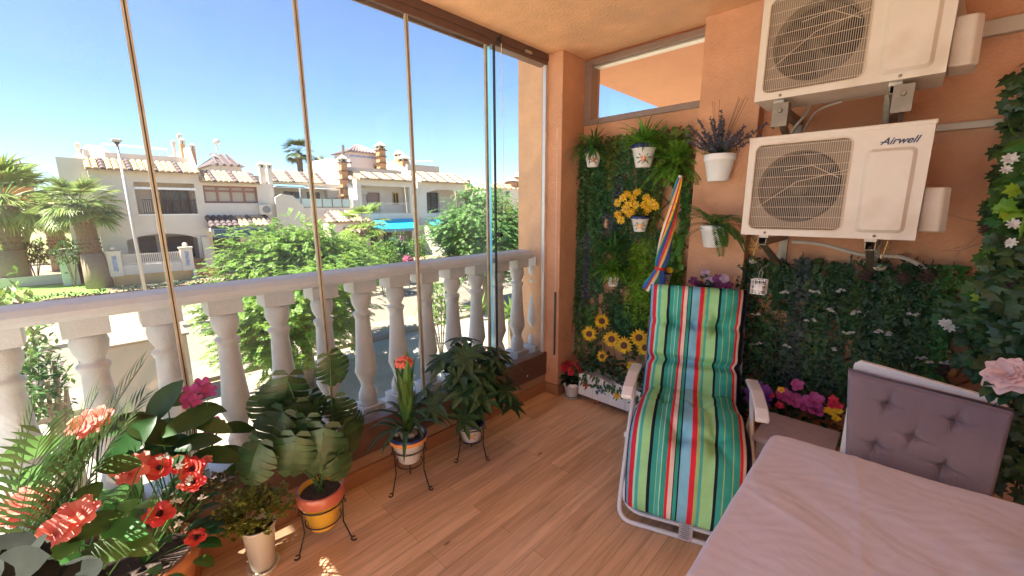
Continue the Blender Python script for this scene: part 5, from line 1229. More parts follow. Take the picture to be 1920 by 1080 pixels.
garland('dense lobed ivy above the white chair back with small white flowers', [(1800,560,2.6),(1830,620,2.5),(1880,600,2.4),(1910,560,2.3),(1850,680,2.45),(1920,680,2.3)], 280, L_dark, (.03,.06), .08, [(1780,612,2.45,.026),(1772,606,2.45,.02),(1915,592,2.2,.022),(1918,612,2.2,.022)], [(1851,593,2.3,.012)])
garland('yellow-green ivy sprays in the middle of the ivy mass', [(1940,300,2.25),(1925,390,2.25),(1905,480,2.25),(1885,560,2.35)], 16, L_lime, (.035,.06), .08)
garland('glossy dark ivy along the right edge behind the peony', [(1930,460,2.2),(1915,540,2.2),(1925,640,2.2),(1900,760,2.25),(1925,850,2.2),(1900,930,2.2)], 280, L_deep, (.04,.065), .085)
m = MB()
for a, b2, c3 in (((1845,418),(1810,412),(1773,400)),((1850,452),(1800,470),(1765,470)),((1820,462),(1800,470),(1790,482)),((1835,440),(1815,460),(1788,466))):
    m.tube([P(*a,1,2.5), P(*b2,1,2.5), P(*c3,1,2.48)], .0025, 5, r2=.0012)
tag(m.build('bare_twigs', mat('pale twig', (.38,.24,.16), .8, .1)), 'pale bare twigs poking out of the ivy toward the lower unit', 'twigs')
m = MB(); pts = [P(x,y,1,2.48) for x, y in ((1785,705),(1798,688),(1812,678),(1824,680))]; m.tube(pts, .016, 8, r2=.010); tag(m.build('wooden_ornament', mat('varnished wood', (.32,.14,.04), .35, .15), smooth=True), 'curved varnished wood piece half hidden in ivy above the white chair', 'ornament')
t = thing('peony_stem', 'large pale pink peony bloom with dark leaves at the right edge', 'flower', P(1920,800,1,1.9))
m = MB(); q = P(1893,705,1,1.75); nn = V((-.35,-.6,.5))
for L in range(5): flower(m, q+nn.normalized()*.004*L, nn, .056-.007*L, 9, .75, .15+.28*L, prof='obov')
m.build('bloom', L_pink, t)
m = MB()
for i in range(16): d = V((rv(-1,.6), rv(-.6,.3), rv(-1.2,.2))); m.leaf(q+V((rv(-.02,.05),.02,-.03+rv(-.03,.01))), d, rv(.04,.07), .03, .6, 4, .2, 'oval')
m.tube([q, P(1925,760,1,1.85), P(1940,900,1,1.95)], .003, 5); m.build('foliage', L_deep, t)
# ================================================================ OUTSIDE
HX = -34.0
render_w = mat('white render', (.64,.56,.475), .9, .05, 1.2, .2, 30, dirt=((.57,.49,.41), .5))
render_c = mat('cream render', (.60,.545,.45), .9, .04, 1.2, .2, 30)
ochre = mat('ochre render', (.52,.33,.14), .9, .08, 2)
tile_m = mat('sandy roof tile', (.50,.345,.20), .8, .22, 6, .3, 30)
tile_d = mat('dark roof tile', (.10,.07,.07), .7, .2, 8)
brick_m = mat('orange brick', (.48,.24,.11), .85, .15, 8)
dglass = mat('dark window glass', (.04,.035,.032), .12, .2)
shutter = mat('brown shutter', (.20,.11,.075), .6, .12, 10, stretch=(1,1,12))
grille_m = mat('dark ironwork', (.05,.045,.045), .6)
beige_blind = mat('beige curtain', (.42,.36,.28), .9, .12, 3, stretch=(1,8,.2))
sand_g = mat('sandy ground', (.29,.225,.14), .95, .12, 1.5, .4, 20, dirt=((.23,.17,.10), .35))
gravel = mat('white gravel', (.36,.32,.25), .95, .28, 26, .8, 60, dirt=((.28,.225,.16), .6))
asphalt = mat('sun bleached asphalt', (.185,.155,.12), .9, .08, 2, .3, 60, dirt=((.15,.125,.10), .3))
paving = mat('pale paving', (.25,.205,.15), .9, .07, 2, .2, 30)
curb_m = mat('kerb stone', (.38,.33,.26), .9, .08, 4)
GZ = -3.2
struct('ground', MB().box(-160, 3, -120, 160, GZ-.5, GZ), sand_g, 'sandy beige open ground running to the horizon', loc=(0,0,0))
struct('gravel_yard', MB().add([(-13.2,-30,GZ+.004),(-2.3,-30,GZ+.004),(-2.3,40,GZ+.004),(-13.2,40,GZ+.004)], [(0,1,2,3)]), gravel, 'bright white gravel strip below the balcony', 'gravel', loc=(0,0,0))
struct('road', MB().add([(-20.4,-60,GZ+.008),(-15.2,-60,GZ+.008),(-15.2,80,GZ+.008),(-20.4,80,GZ+.008)], [(0,1,2,3)]), asphalt, 'pale sunlit street crossing behind the balusters', loc=(0,0,0))
struct('pavement', MB().box(-15.1,-13.3,-60,80,GZ,GZ+.13), paving, 'near pavement along the street', loc=(0,0,0), bevel=.02)
struct('far_pavement', MB().box(-24.5,-20.5,-60,80,GZ,GZ+.14), paving, 'wide pale pavement on the far side of the street', 'pavement', loc=(0,0,0), bevel=.02)
struct('kerb', MB().box(-20.5,-20.4,-60,80,GZ,GZ+.15), curb_m, 'stone kerb on the far side of the street', loc=(0,0,0))
struct('garden_terrace', MB().box(-60,-30.0,-60,80,GZ,-2.85), sand_g, 'raised sandy ground in front of the houses', 'terrace', loc=(0,0,0))
struct('lawn', MB().add([(-36.2,-12,-2.844),(-30.3,-12,-2.844),(-30.3,.7,-2.844),(-36.2,.7,-2.844)], [(0,1,2,3)]), mat('artificial lawn', (.16,.33,.05), .9, .12, 3, .6, 80), 'bright green artificial lawn at the left', loc=(0,0,0))
# hedge along the lawn
m = MB()
for i in range(1500):
    q = V((-29.9+rv(-.16,.16), rv(-9,5.6), -2.95+rv(0,.34))); d = rdir(-.3,1); m.leaf(q, d, .15, .10, .2, 2, .1, 'oval')
tag(m.build('clipped_hedge', leafmat('hedge leaf', (.05,.08,.04), .2)), 'low clipped dark hedge edging the bright lawn', 'hedge')
m = MB(); m.box(-36.45,-36.25,-14,-.9,-2.85,-2.30); tag(m.build('garden_wall', render_c, bevel=.02), 'low white garden wall behind the lawn', 'wall')
# white shed with door
def hp(px, py, X=HX): return P(px, py, 0, X)
a, b2 = hp(107,478,-34.6), hp(172,545,-34.6); t = thing('garden_shed', 'white flat-roofed shed with a plain pale green door on the lawn', 'shed', (-35.4,(a.y+b2.y)/2,-2.85))
MB().box(-36.2,-34.6,a.y,b2.y,-2.85,a.z+.15).build('walls', render_c, t, bevel=.03)
MB().box(-36.25,-34.55,a.y-.05,b2.y+.05,a.z+.151,a.z+.24).build('roof', render_c, t, bevel=.02)
d0, d1 = hp(110,482,-34.6), hp(137,540,-34.6); dm = MB().box(-34.595,-34.56,d0.y,d1.y,-2.83,d0.z).build('door', mat('pale green door', (.55,.62,.52), .6, .04), t, bevel=.01)
MB().box(-34.558,-34.50,d0.y+.10,d0.y+.22,d0.z-.95,d0.z-.90).build('handle', black_iron, dm)

def wallg(m, X, y0, y1, z0, z1, holes, th=.25):
    ys = sorted({y0,y1,*[h[0] for h in holes],*[h[1] for h in holes]}); zs = sorted({z0,z1,*[h[2] for h in holes],*[h[3] for h in holes]})
    for a, b in zip(ys, ys[1:]):
        for c, d in zip(zs, zs[1:]):
            cy, cz = (a+b)/2, (c+d)/2
            if not any(h[0] < cy < h[1] and h[2] < cz < h[3] for h in holes): m.box(X-th, X, a, b, c, d)
def hole(x0, y0, x1, y1, X=HX):
    a, b = hp(x0,y0,X), hp(x1,y1,X); c = hp(x0,y1,X); d = hp(x1,y0,X)
    return ((a.y+c.y)/2, (b.y+d.y)/2, (b.z+c.z)/2, (a.z+d.z)/2)
def arch(m, X, h, th, rise=.35, n=10):
    """fills the upper corners of a rectangular opening to make a flat arch"""
    y0, y1, z0, z1 = h; c = (y0+y1)/2
    for i in range(n):
        a = y0+(y1-y0)*i/n; b = y0+(y1-y0)*(i+1)/n
        za = z1-rise*(abs((a-c)/(y1-y0)*2)**2.2); zb = z1-rise*(abs((b-c)/(y1-y0)*2)**2.2)
        m.hexa([(X-th,a,za),(X,a,za),(X,b,zb),(X-th,b,zb)], [(X-th,a,z1+.01),(X-.001,a,z1+.01),(X-.001,b,z1+.01),(X-th,b,z1+.01)])
def tiles(t, y0, y1, xe, ze, xt, zt, per=4, name='tiled_roof', hip=0, lightm=None):
    m = MB(); w = .30; n = max(2, round((y1-y0)/w)); w = (y1-y0)/n; rows = 4; L = math.hypot(xt-xe, zt-ze)
    nx, nz = -(zt-ze)/L, (xt-xe)/L
    if nz < 0: nx, nz = -nx, -nz
    m.add([(xe,y0,ze-.02),(xe,y1,ze-.02),(xt,y1-hip,zt-.02),(xt,y0+hip,zt-.02),(xe,y0,ze-.10),(xe,y1,ze-.10),(xt,y1-hip,zt-.10),(xt,y0+hip,zt-.10)], [(0,1,2,3),(4,7,6,5),(0,4,5,1),(1,5,6,2),(3,2,6,7),(0,3,7,4)], 0)
    for i in range(n):
        yc = y0+w*(i+.5); mi = 1 if (i % per == per-2) else 0
        for r in range(rows):
            f0, f1 = r/rows, (r+1)/rows+.04
            if hip:
                lim0 = min((yc-y0), (y1-yc))/hip
                if f0 >= lim0: continue
                f1 = min(f1, lim0+.05)
            vs = []
            for f, rr in ((f0, w*.50), (min(f1,1), w*.42)):
                bx, bz = xe+(xt-xe)*f, ze+(zt-ze)*f
                for k in range(5):
                    a = PI*k/4; hgt = math.sin(a)*rr*.75+(.025 if f == f0 else 0); vs.append((bx+nx*hgt, yc+math.cos(a)*rr, bz+nz*hgt))
            m.add(vs, [(k, k+1, k+6, k+5) for k in range(4)]+[(0,1,2,3,4)], mi)
    return m.build(name, [lightm or tile_m, tile_d], t)
def chimney(t, px, ptop, pbot, wpx, X, M=render_w, vent=True, name='chimney'):
    a, b = P(px-wpx/2, ptop, 0, X), P(px+wpx/2, pbot, 0, X); w = abs(b.y-a.y)/2; c = (a.y+b.y)/2; zt = a.z; h = zt-b.z
    ch = w*2.2*.45; m = MB(); m.box(X-w, X+w, c-w, c+w, b.z-.3, zt-ch-.28)
    o = m.build(name, M, t)
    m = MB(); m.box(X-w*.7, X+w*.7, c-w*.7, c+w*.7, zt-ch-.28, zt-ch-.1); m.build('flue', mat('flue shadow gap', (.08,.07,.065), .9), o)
    m = MB(); e = w*1.35; m.hexa([(X-e,c-e,zt-ch-.1),(X+e,c-e,zt-ch-.1),(X+e,c+e,zt-ch-.1),(X-e,c+e,zt-ch-.1)], [(X-e,c-e,zt-ch-.02),(X+e,c-e,zt-ch-.02),(X+e,c+e,zt-ch-.02),(X-e,c+e,zt-ch-.02)])
    m.hexa([(X-e*.9,c-e*.9,zt-ch-.02),(X+e*.9,c-e*.9,zt-ch-.02),(X+e*.9,c+e*.9,zt-ch-.02),(X-e*.9,c+e*.9,zt-ch-.02)], [(X-.05,c-.05,zt),(X+.05,c-.05,zt),(X+.05,c+.05,zt),(X-.05,c+.05,zt)])
    for sx in (-1,1):
        for sy in (-1,1): m.box(X+sx*w*.75-.06, X+sx*w*.75+.06, c+sy*w*.75-.06, c+sy*w*.75+.06, zt-ch-.28, zt-ch-.101)
    m.build('cap', render_c, o); return o
def window(t, h, X, fm_, pm, nx=2, nz=1, fw=.07, name='window', depth=.16, blind=None):
    y0, y1, z0, z1 = h; m = MB(); x0, x1 = X-depth-.06, X-depth
    m.box(x0,x1,y0,y1,z0,z0+fw); m.box(x0,x1,y0,y1,z1-fw,z1); m.box(x0,x1,y0,y0+fw,z0+fw,z1-fw); m.box(x0,x1,y1-fw,y1,z0+fw,z1-fw)
    for i in range(1, nx): c = y0+(y1-y0)*i/nx; m.box(x0,x1,c-fw/2,c+fw/2,z0+fw,z1-fw)
    for i in range(1, nz): c = z0+(z1-z0)*(.35+.65*0 if nz == 2 else i/nz); c = z1-(z1-z0)*.3 if nz == 2 else c; m.box(x0,x1+.003,y0+fw,y1-fw,c-fw/2,c+fw/2)
    o = m.build(name, fm_, t); MB().box(x0-.04,x0-.01,y0,y1,z0,z1).build('pane', pm, o); return o
def bars(t, h, X, n, name='grille', M=None, top=True, r=.016, h2=2):
    y0, y1, z0, z1 = h; m = MB()
    for i in range(n+1): y = y0+(y1-y0)*i/n; m.box(X-r, X+r, y-r, y+r, z0, z1)
    for k in range(h2): z = z0+.05+(z1-z0-.1)*k/max(1,h2-1); m.box(X-r-.004, X+r+.004, y0, y1, z-r, z+r)
    return m.build(name, M or grille_m, t)
def shell(t, y0, y1, z1, holes, arches=(), M=render_w, X=HX, depth=9, rec=1.6, z0=-2.85, sideM=None):
    m = MB(); wallg(m, X, y0, y1, z0, z1, holes)
    for a in arches: arch(m, X-.001, a, .24)
    m.build('front_wall', M, t)
    m = MB(); m.box(X-depth, X-rec, y0+.2, y1-.2, z0, z1-.02); m.build('rear_wall', M, t)
    m = MB(); m.box(X-depth, X-.2505, y0, y0+.2, z0, z1); m.box(X-depth, X-.2505, y1-.2, y1, z0, z1); m.build('side_wall', sideM or render_c, t)
    m = MB()
    for h in holes: m.box(X-rec, X-.2505, h[0]-.1, h[1]+.1, h[2]-.22, h[2]-.002)
    m.build('floor_slab', M, t)

# ---- house 1
ya, yb = .85, 5.95
t = thing('terraced_house', 'nearest white house with glazed balcony and a cluster of brick chimneys', 'house', (-38, 3.4, -2.85), 'terraced houses across the street')
hb = hole(255,343,367.5,402); hg = hole(240,438,373,492)
shell(t, ya, yb, 3.75, [hb, hg], [hg])
tiles(t, ya-.1, yb+.05, -33.55, 3.72, -35.3, 4.45)
m = MB(); a = hp(208,288,-35.6); m.box(-35.8,-35.32, ya+.9, yb-.1, 4.2, 4.85); m.box(-43,-35.3, ya, ya+.25, 3.76, 4.9); m.box(-43,-35.32, yb-.25, yb, 3.76, 5.5); m.hexa([(-35.32,yb-.25,3.76),(-33.8,yb-.25,3.76),(-33.8,yb,3.76),(-35.32,yb,3.76)], [(-35.32,yb-.25,5.5),(-34.9,yb-.25,4.9),(-34.9,yb,4.9),(-35.32,yb,5.5)])
m.build('roof_parapet', render_w, t)
wo = window(t, (hb[0]+.9, hb[1]-.1, hb[2]+.02, hb[3]-.35), HX-1.3, shutter, dglass, 4, 1)
m = MB(); m.box(-35.59,-35.55, hb[1]-1.35, hb[1]-.2, hb[2]+.3, hb[3]-.4); m.build('curtain', beige_blind, t)
m = MB(); m.box(HX-.02,HX+.06, hb[0], hb[1]+.05, hb[3]-.42, hb[3]-.28); m.box(HX-.02,HX+.03,hb[0],hb[1],hb[2]-.05,hb[2]+.02); m.build('glazing_rail', white_paint, t)
bars(t, (hb[0]+.3, hb[1]-.05, hb[2]+.05, hb[2]+.95), HX-.14, 26, 'balcony_railing', h2=2)
hd = hole(263.6,443,295,493,-35.4); bars(t, (hd[0],hd[1],hd[2],hd[3]), -35.45, 9, 'door_grille', h2=5); MB().box(-35.595,-35.56,hd[0],hd[1],hd[2],hd[3]).build('door', dglass, t)
hw = hole(312,443,363,483,-35.4); w_ = window(t, hw, -35.30, shutter, shutter, 2, 1); bars(t, hw, -35.32, 16, 'window_grille', h2=4)
chimney(t, 339, 249, 297, 13, -38, brick_m); chimney(t, 327, 262, 300, 11, -37, render_w); chimney(t, 362, 268, 302, 13, -38, brick_m); chimney(t, 343, 258, 300, 15, -36.3, brick_m)
chimney(t, 147, 266, 296, 13, -37, render_w); 
m = MB(); a = hp(176,273,-37.5); b2 = hp(176,300,-37.5); m.hexa([(-38.3,a.y-1.1,b2.z),(-36.7,a.y-1.1,b2.z),(-36.7,a.y+1.1,b2.z),(-38.3,a.y+1.1,b2.z)], [(-37.7,a.y-.35,a.z),(-37.3,a.y-.35,a.z),(-37.3,a.y+.35,a.z),(-37.7,a.y+.35,a.z)]); m.box(-38.1,-36.9,a.y-.9,a.y+.9,3.8,b2.z-.001); m.build('barbecue_hood', render_c, t)
m = MB(); q0, q1 = hp(192,270,-36.5), hp(313,280,-36.5); m.tube([(-36.5,q0.y,4.6),q0,q1,(-36.5,q1.y,4.6)], .05, 6); m.build('pergola_rail', white_paint, t)
# left lower wing, side white wall
m = MB(); m.box(-43,-34.6, -.3, ya-.001, -2.85, 4.35); m.build('side_wing', render_c, t)
# patio wall of house 1
t2 = thing('patio_wall', 'white patio wall with ochre base, balustrade and two tiled pillars before the nearest house', 'wall', (-32.6, 3.2, -2.85))
X = -32.4; a, b2 = hp(216,533,X), hp(362,520,X)
zt = hp(216,499,X).z; zm = hp(216,518,X).z
MB().box(X-.2,X,a.y,b2.y,-2.86,zm).build('base', ochre, t2); MB().box(X-.22,X+.02,a.y-.02,b2.y+.02,zm+.001,zt).build('wall', render_w, t2, bevel=.02)
bars(t2, (a.y+.5, b2.y-.4, zt, zt+.62), X-.1, 30, 'railing', render_w, r=.025)
for y in (a.y+.15, b2.y-.15):
    o = MB().box(X-.32,X+.10,y-.30,y+.30,zt-.6,zt+.78).build('pillar', render_w, t2, bevel=.02); m = MB(); m.box(X+.102,X+.108,y-.10,y+.10,zt-.3,zt+.6); m.build('tile_strip', mat('blue patterned tile', (.25,.29,.42), .4, .5, 9), o); MB().box(X-.36,X+.14,y-.34,y+.34,zt+.781,zt+.86).build('cap', render_c, o)
    m = MB(); m.ball((X-.1,y,zt+1.0), .14, 8); m.build('finial', render_c, o, smooth=True)
m = MB(); 
for k in range(8): m.box(-34.2+.22*k, -33.98+.22*k, b2.y+.2, b2.y+1.5, -2.86, -1.75-.14*k)
m.build('steps', mat('brick steps', (.45,.24,.13), .8, .15, 6), t2)
MB().hexa([(-34.2,b2.y+.02,-2.86),(-32.2,b2.y+.02,-2.86),(-32.2,b2.y+.19,-2.86),(-34.2,b2.y+.19,-2.86)], [(-34.2,b2.y+.02,-.9),(-32.2,b2.y+.02,-2.3),(-32.2,b2.y+.19,-2.3),(-34.2,b2.y+.19,-.9)]).build('stair_wall', render_c, t2)
# pillars of the porch
for (px, tt) in ((385,''),):
    a = hp(378,445,-33.6); m = MB(); m.hexa([(-34.2,a.y-.05,-2.86),(-33.0,a.y-.05,-2.86),(-33.0,a.y+.45,-2.86),(-34.2,a.y+.45,-2.86)], [(-34.2,a.y,a.z),(-33.7,a.y,a.z),(-33.7,a.y+.4,a.z),(-34.2,a.y+.4,a.z)])
    m.build('buttress', render_c, t)
# ---- house 2
y0, y1 = 5.951, 10.3
t = thing('terraced_house', 'house with a long brown window above a half dark, half sandy porch roof', 'house', (-38, 8.1, -2.85), 'terraced houses across the street')
hb = hole(382,349,483,381); hg = hole(400,432,452,478)
shell(t, y0, y1, 3.25, [hb, (hg[0],hg[1],-2.8,hg[3])], [(hg[0],hg[1],-2.8,hg[3])])
window(t, (hb[0],hb[1],hb[2],hb[3]), HX, mat('red brown frame', (.26,.10,.07), .5), beige_blind, 4, 2, .12)
tiles(t, y0, y1-.9, -33.6, 3.25, -35.4, 4.05)
MB().box(-43,-35.42,y0,y1,3.26,3.9).build('roof_deck', render_w, t)
tiles(t, y0, y0+1.65, -32.6, .32, -34.0, 1.0, name='dark_porch_roof', lightm=tile_d); tiles(t, y0+1.7, y1-.6, -32.6, .32, -34.0, 1.0, name='porch_roof')
m = MB(); m.box(-33.9,-32.65,y0,y1-.6,.05,.23); m.build('porch_beam', render_w, t)
m = MB(); m.box(-32.64,-32.3,y0+.1,y1-.7,-.05,.18); m.hexa([(-32.3,y0+.1,-.35),(-32.25,y0+.1,-.35),(-32.25,y1-.7,-.35),(-32.3,y1-.7,-.35)], [(-32.35,y0+.1,-.051),(-32.3,y0+.1,-.051),(-32.3,y1-.7,-.051),(-32.35,y1-.7,-.051)]); m.build('folded_awning', mat('navy awning', (.05,.09,.13), .8), t)
m = MB(); m.box(-34.3,-34.27,hg[0],hg[1],-2.8,hg[3]); m.build('garage_shutter', mat('brown shutter slats', (.15,.115,.085), .7, .2, 6, stretch=(1,1,14)), t); bars(t, (hg[0],hg[1],-2.8,hg[3]), -34.2, 12, 'garage_grille', h2=6)
chimney(t, 491, 302, 345, 15, -34.6); chimney(t, 507, 304, 382, 17, -34.3)
ac = hole(486,384,508,402,-33.7); o = MB().box(-34.0,-33.6,ac[0],ac[1],ac[2],ac[3]).build('cooling_unit', render_c, t); m = MB(); m.lathe([(0,0),(.26,0),(.26,.02),(0,.02)], (-33.598,ac[0]+.45,(ac[2]+ac[3])/2), 16, axis=(1,0,0)); m.build('fan_grille', mat('grey fan', (.2,.2,.2), .6), o)
# ---- house 3
y0, y1 = 10.301, 16.3
t = thing('terraced_house', 'middle house with a recessed roof terrace under a white awning and a brick banded chimney', 'house', (-38, 13.3, -2.85), 'terraced houses across the street')
MB().box(-43,-34.0,y0,y1,-2.85,1.55).build('front_wall', render_w, t)
X3 = -36.2
hb3 = [hole(532,359,566,374,X3), hole(575,360,600,374,X3)]
m = MB(); wallg(m, X3, y0, y1, 1.56, 3.55, hb3); m.box(-43,X3-.2505,y0,y1,1.56,3.5); m.build('terrace_wall', render_w, t)
for h in hb3: window(t, h, X3+.1, shutter, dglass, 2, 1)
tiles(t, y0+.2, y1-1.3, -35.9, 3.55, -37.6, 4.5)
m = MB(); m.box(-34.15,-34.05,y0+.1,y1,1.56,1.60)
gp = MB()
for i in range(7): ya_ = y0+.3+(y1-y0-.4)*i/7; gp.box(-34.12,-34.09,ya_+.04,ya_+.74,1.62,2.25)
for i in range(8): ya_ = y0+.3+(y1-y0-.4)*i/7; m.box(-34.13,-34.08,ya_-.02,ya_+.02,1.6,2.3)
m.build('railing', galv, t); gp.build('glass_panels', mat('frosted glass panel', (.45,.55,.50), .3, .05), t)
m = MB(); m.hexa([(-36.1,y0+.3,3.2),(-34.3,y0+.3,3.05),(-34.3,y1-1.2,3.0),(-36.1,y1-1.2,3.1)], [(-36.1,y0+.3,3.25),(-34.3,y0+.3,3.10),(-34.3,y1-1.2,3.05),(-36.1,y1-1.2,3.15)]); m.box(-34.35,-34.25,y0+1.9,y0+2.0,1.6,3.02); m.build('pergola', mat('white canvas', (.7,.74,.74), .8), t)
m = MB(); q0 = hp(520,347,-34.4); q1 = hp(575,353,-34.4); m.hexa([(-35.6,q0.y,3.30),(-34.36,q0.y,3.13),(-34.36,q1.y,3.13),(-35.6,q1.y,3.30)], [(-35.6,q0.y,3.33),(-34.36,q0.y,3.16),(-34.36,q1.y,3.16),(-35.6,q1.y,3.33)]); m.build('blue_awning', mat('blue striped canvas', (.12,.30,.38), .8, .3, 5, stretch=(1,9,1)), t)
o = MB().box(X3+.001,X3+.4,hp(610,365,X3).y,hp(632,365,X3).y,2.35,3.0).build('cooling_unit', render_c, t)
# curved stair wall at left of house 3
ys = [hp(x,400).y for x in (512,518,530,545,550)]; zs = [hp(515,y).z for y in (378,366,364,378,400)]
m = MB(); pr = [(y0-.02,-2.85),(y0-.02,2.3),(y0+.45,2.55),(y0+1.2,2.45),(y0+1.9,1.7),(y0+2.0,-.2),(y0+2.9,-1.3),(y0+3.0,-2.85)]
m.hexa([(-33.99,y,z) for y,z in pr], [(-33.7,y,z) for y,z in pr]); m.build('stair_wall', render_c, t)
tiles(t, 13.3, 16.9, -32.3, .42, -34.0, 1.25, name='porch_roof', hip=.7)
m = MB(); m.box(-33.9,-32.5,13.6,16.6,-2.85,.30); m.build('porch', render_w, t); tiles(t, 14.6, 17.2, -31.6, -.45, -32.5, -.05, name='lower_roof')
# gable between 3 and 4 with chimney
m = MB(); pr = [(-43,-2.85),(-34.01,-2.85),(-34.01,2.2),(-34.8,3.4),(-36.2,5.3),(-38,5.9),(-43,5.9)]
m.hexa([(x,y1+.001,z) for x,z in pr], [(x,y1+.40,z) for x,z in pr]); m.build('gable_wall', render_c, t)
chimney(t, 645, 290, 384, 19, -35.2, brick_m)
m = MB(); 
for k in range(6):
    a = hp(645,385-16*k,-35.2); w = .47; m.box(-35.2-w,-35.2+w,a.y-w,a.y+w,a.z-.04,a.z+.04)
m.build('chimney_bands', mat('dark band brick', (.12,.07,.05), .8), t)
m = MB(); a = hp(643,290,-35.2); b2 = hp(643,272,-35.2); m.tube([a,b2], .12, 8); m.build('flue_pipe', galv, t)
# ---- house 4
y0, y1 = 16.71, 22.3
t = thing('terraced_house', 'house with a square rooftop tower, arched window and wide cyan awning', 'house', (-38, 19.5, -2.85), 'terraced houses across the street')
hb = hole(688,352,768,400); hb = (y0+.1, y1-.45, hb[2], hb[3]+.35); hg = hole(700,432,778,478); hg = (y0+.9, y1-.4, -2.7, hg[3])
shell(t, y0, y1, 3.95, [(hb[0]+.3,hb[1],hb[2],3.4), hg], [])
tiles(t, y0+.1, y1-.1, -33.55, 3.93, -35.3, 4.6)
h_ = hole(690,361,714,401,-35.4); window(t, h_, -35.35, mat('pink shutter frame', (.30,.16,.13), .6), mat('rose shutter', (.30,.17,.14), .7, .1, 5, stretch=(1,1,10)), 1, 1, .1, 'shutter_door')
h_ = hole(738,361,749,384,-35.4); window(t, (h_[0],h_[1],h_[2],h_[3]), -35.35, ochre, dglass, 2, 1, .08); 
bars(t, (y0+.35,y1-.4,hb[2]+.02,hb[2]+.95), HX-.1, 30, 'balcony_railing', render_w, r=.018)
o = MB().box(-35.59,-35.2,hp(676,352,-35.2).y,hp(688,352,-35.2).y,2.7,3.3).build('cooling_unit', render_c, t)
a, b2 = hp(702,411,-34), hp(775,411,-34); c1, c2 = hp(702,430,-32.2), hp(784,428,-32.2)
m = MB(); m.hexa([(-34,a.y,a.z-.03),(-34,b2.y,a.z-.03),(-32.2,c2.y,c1.z-.03),(-32.2,c1.y,c1.z-.03)], [(-34,a.y,a.z),(-34,b2.y,a.z),(-32.2,c2.y,c1.z),(-32.2,c1.y,c1.z)]); m.build('awning', mat('cyan awning', (.0,.42,.66), .8, .05), t)
m = MB(); m.box(-32.22,-32.18,c1.y,c2.y,c1.z-.28,c1.z-.031); m.build('valance', mat('awning valance', (.12,.25,.33), .8, .3, 6), t)
m = MB(); m.box(-35.58,-35.5,hg[0]+.2,hg[0]+1.5,-2.7,hg[3]-.3); m.box(-35.58,-35.5,hg[0]+2.2,hg[0]+3.0,-2.7,hg[3]-.3); m.build('dark_door', dglass, t)
q = hp(735,448,-33); m = MB(); m.box(-33,-32.97,hp(746,450,-33).y,hp(758,450,-33).y,q.z-.55,q.z+.2); m.build('magenta_towel', mat('magenta towel', (.45,.14,.34), .9), t); m = MB(); m.box(-33,-32.97,hp(728,450,-33).y,hp(745,450,-33).y,q.z-.45,q.z+.15); m.build('green_towel', mat('green towel', (.30,.5,.38), .9), t)
MB().box(-36.0,-35.4,y0+.1,y1-.6,4.3,5.0).build('roof_parapet', mat('grey coping', (.50,.43,.37), .9), t)
# tower
X = -37.5; a, b2 = P(655,287,0,X), P(715,287,0,X); ya_, yb_ = a.y, b2.y; zt = P(690,288,0,X).z
m = MB(); m.box(X-3.2,X,ya_,yb_,4.0,zt); m.build('tower_walls', mat('pink render', (.66,.52,.46), .9, .04), t)
m = MB(); e = .35; m.hexa([(X+e,ya_-e,zt),(X+e,yb_+e,zt),(X-3.2-e,yb_+e,zt),(X-3.2-e,ya_-e,zt)], [(X-1.5,(ya_+yb_)/2-.1,zt+.85),(X-1.5,(ya_+yb_)/2+.1,zt+.85),(X-1.7,(ya_+yb_)/2+.1,zt+.85),(X-1.7,(ya_+yb_)/2-.1,zt+.85)])
for k in range(12):
    y = ya_-e+(yb_-ya_+2*e)*(k+.5)/12; top = ((ya_+yb_)/2+(y-(ya_+yb_)/2)*.08); f = 1; m.tube([(X+e,y,zt+.04),(X-1.5,top,zt+.88)], .10, 6, 1)
m.build('tower_roof', [tile_d, mat('grey purple tile', (.20,.15,.15), .7, .2)], t)
m = MB(); m.box(X+.001,X+.02,ya_-.01,yb_+.01,zt-.42,zt-.25); m.build('tile_frieze', mat('blue patterned tile', (.25,.29,.42), .4, .5, 9), t)
h_ = hole(700,309,712,322,X+.05); window(t, h_, X+.24, ochre, dglass, 1, 1, .12)
o = chimney(t, 714, 265, 318, 15, -36.6, brick_m); m = MB()
for k in range(4): a = P(714,318-12*k,0,-36.6); w = .43; m.box(-36.6-w,-36.6+w,a.y-w,a.y+w,a.z-.04,a.z+.04)
m.build('chimney_bands', MATS['dark band brick'], t)
chimney(t, 748, 281, 310, 12, -37.5, brick_m); chimney(t, 757, 288, 318, 15, -36.5, brick_m)
m = MB(); pr = [(-43,-2.85),(-33.9,-2.85),(-33.9,3.2),(-34.6,4.3),(-36,5.4),(-38,6.1),(-43,6.2)]
m.hexa([(x,y1+.001,z) for x,z in pr], [(x,y1+.40,z) for x,z in pr]); m.build('gable_wall', render_c, t)
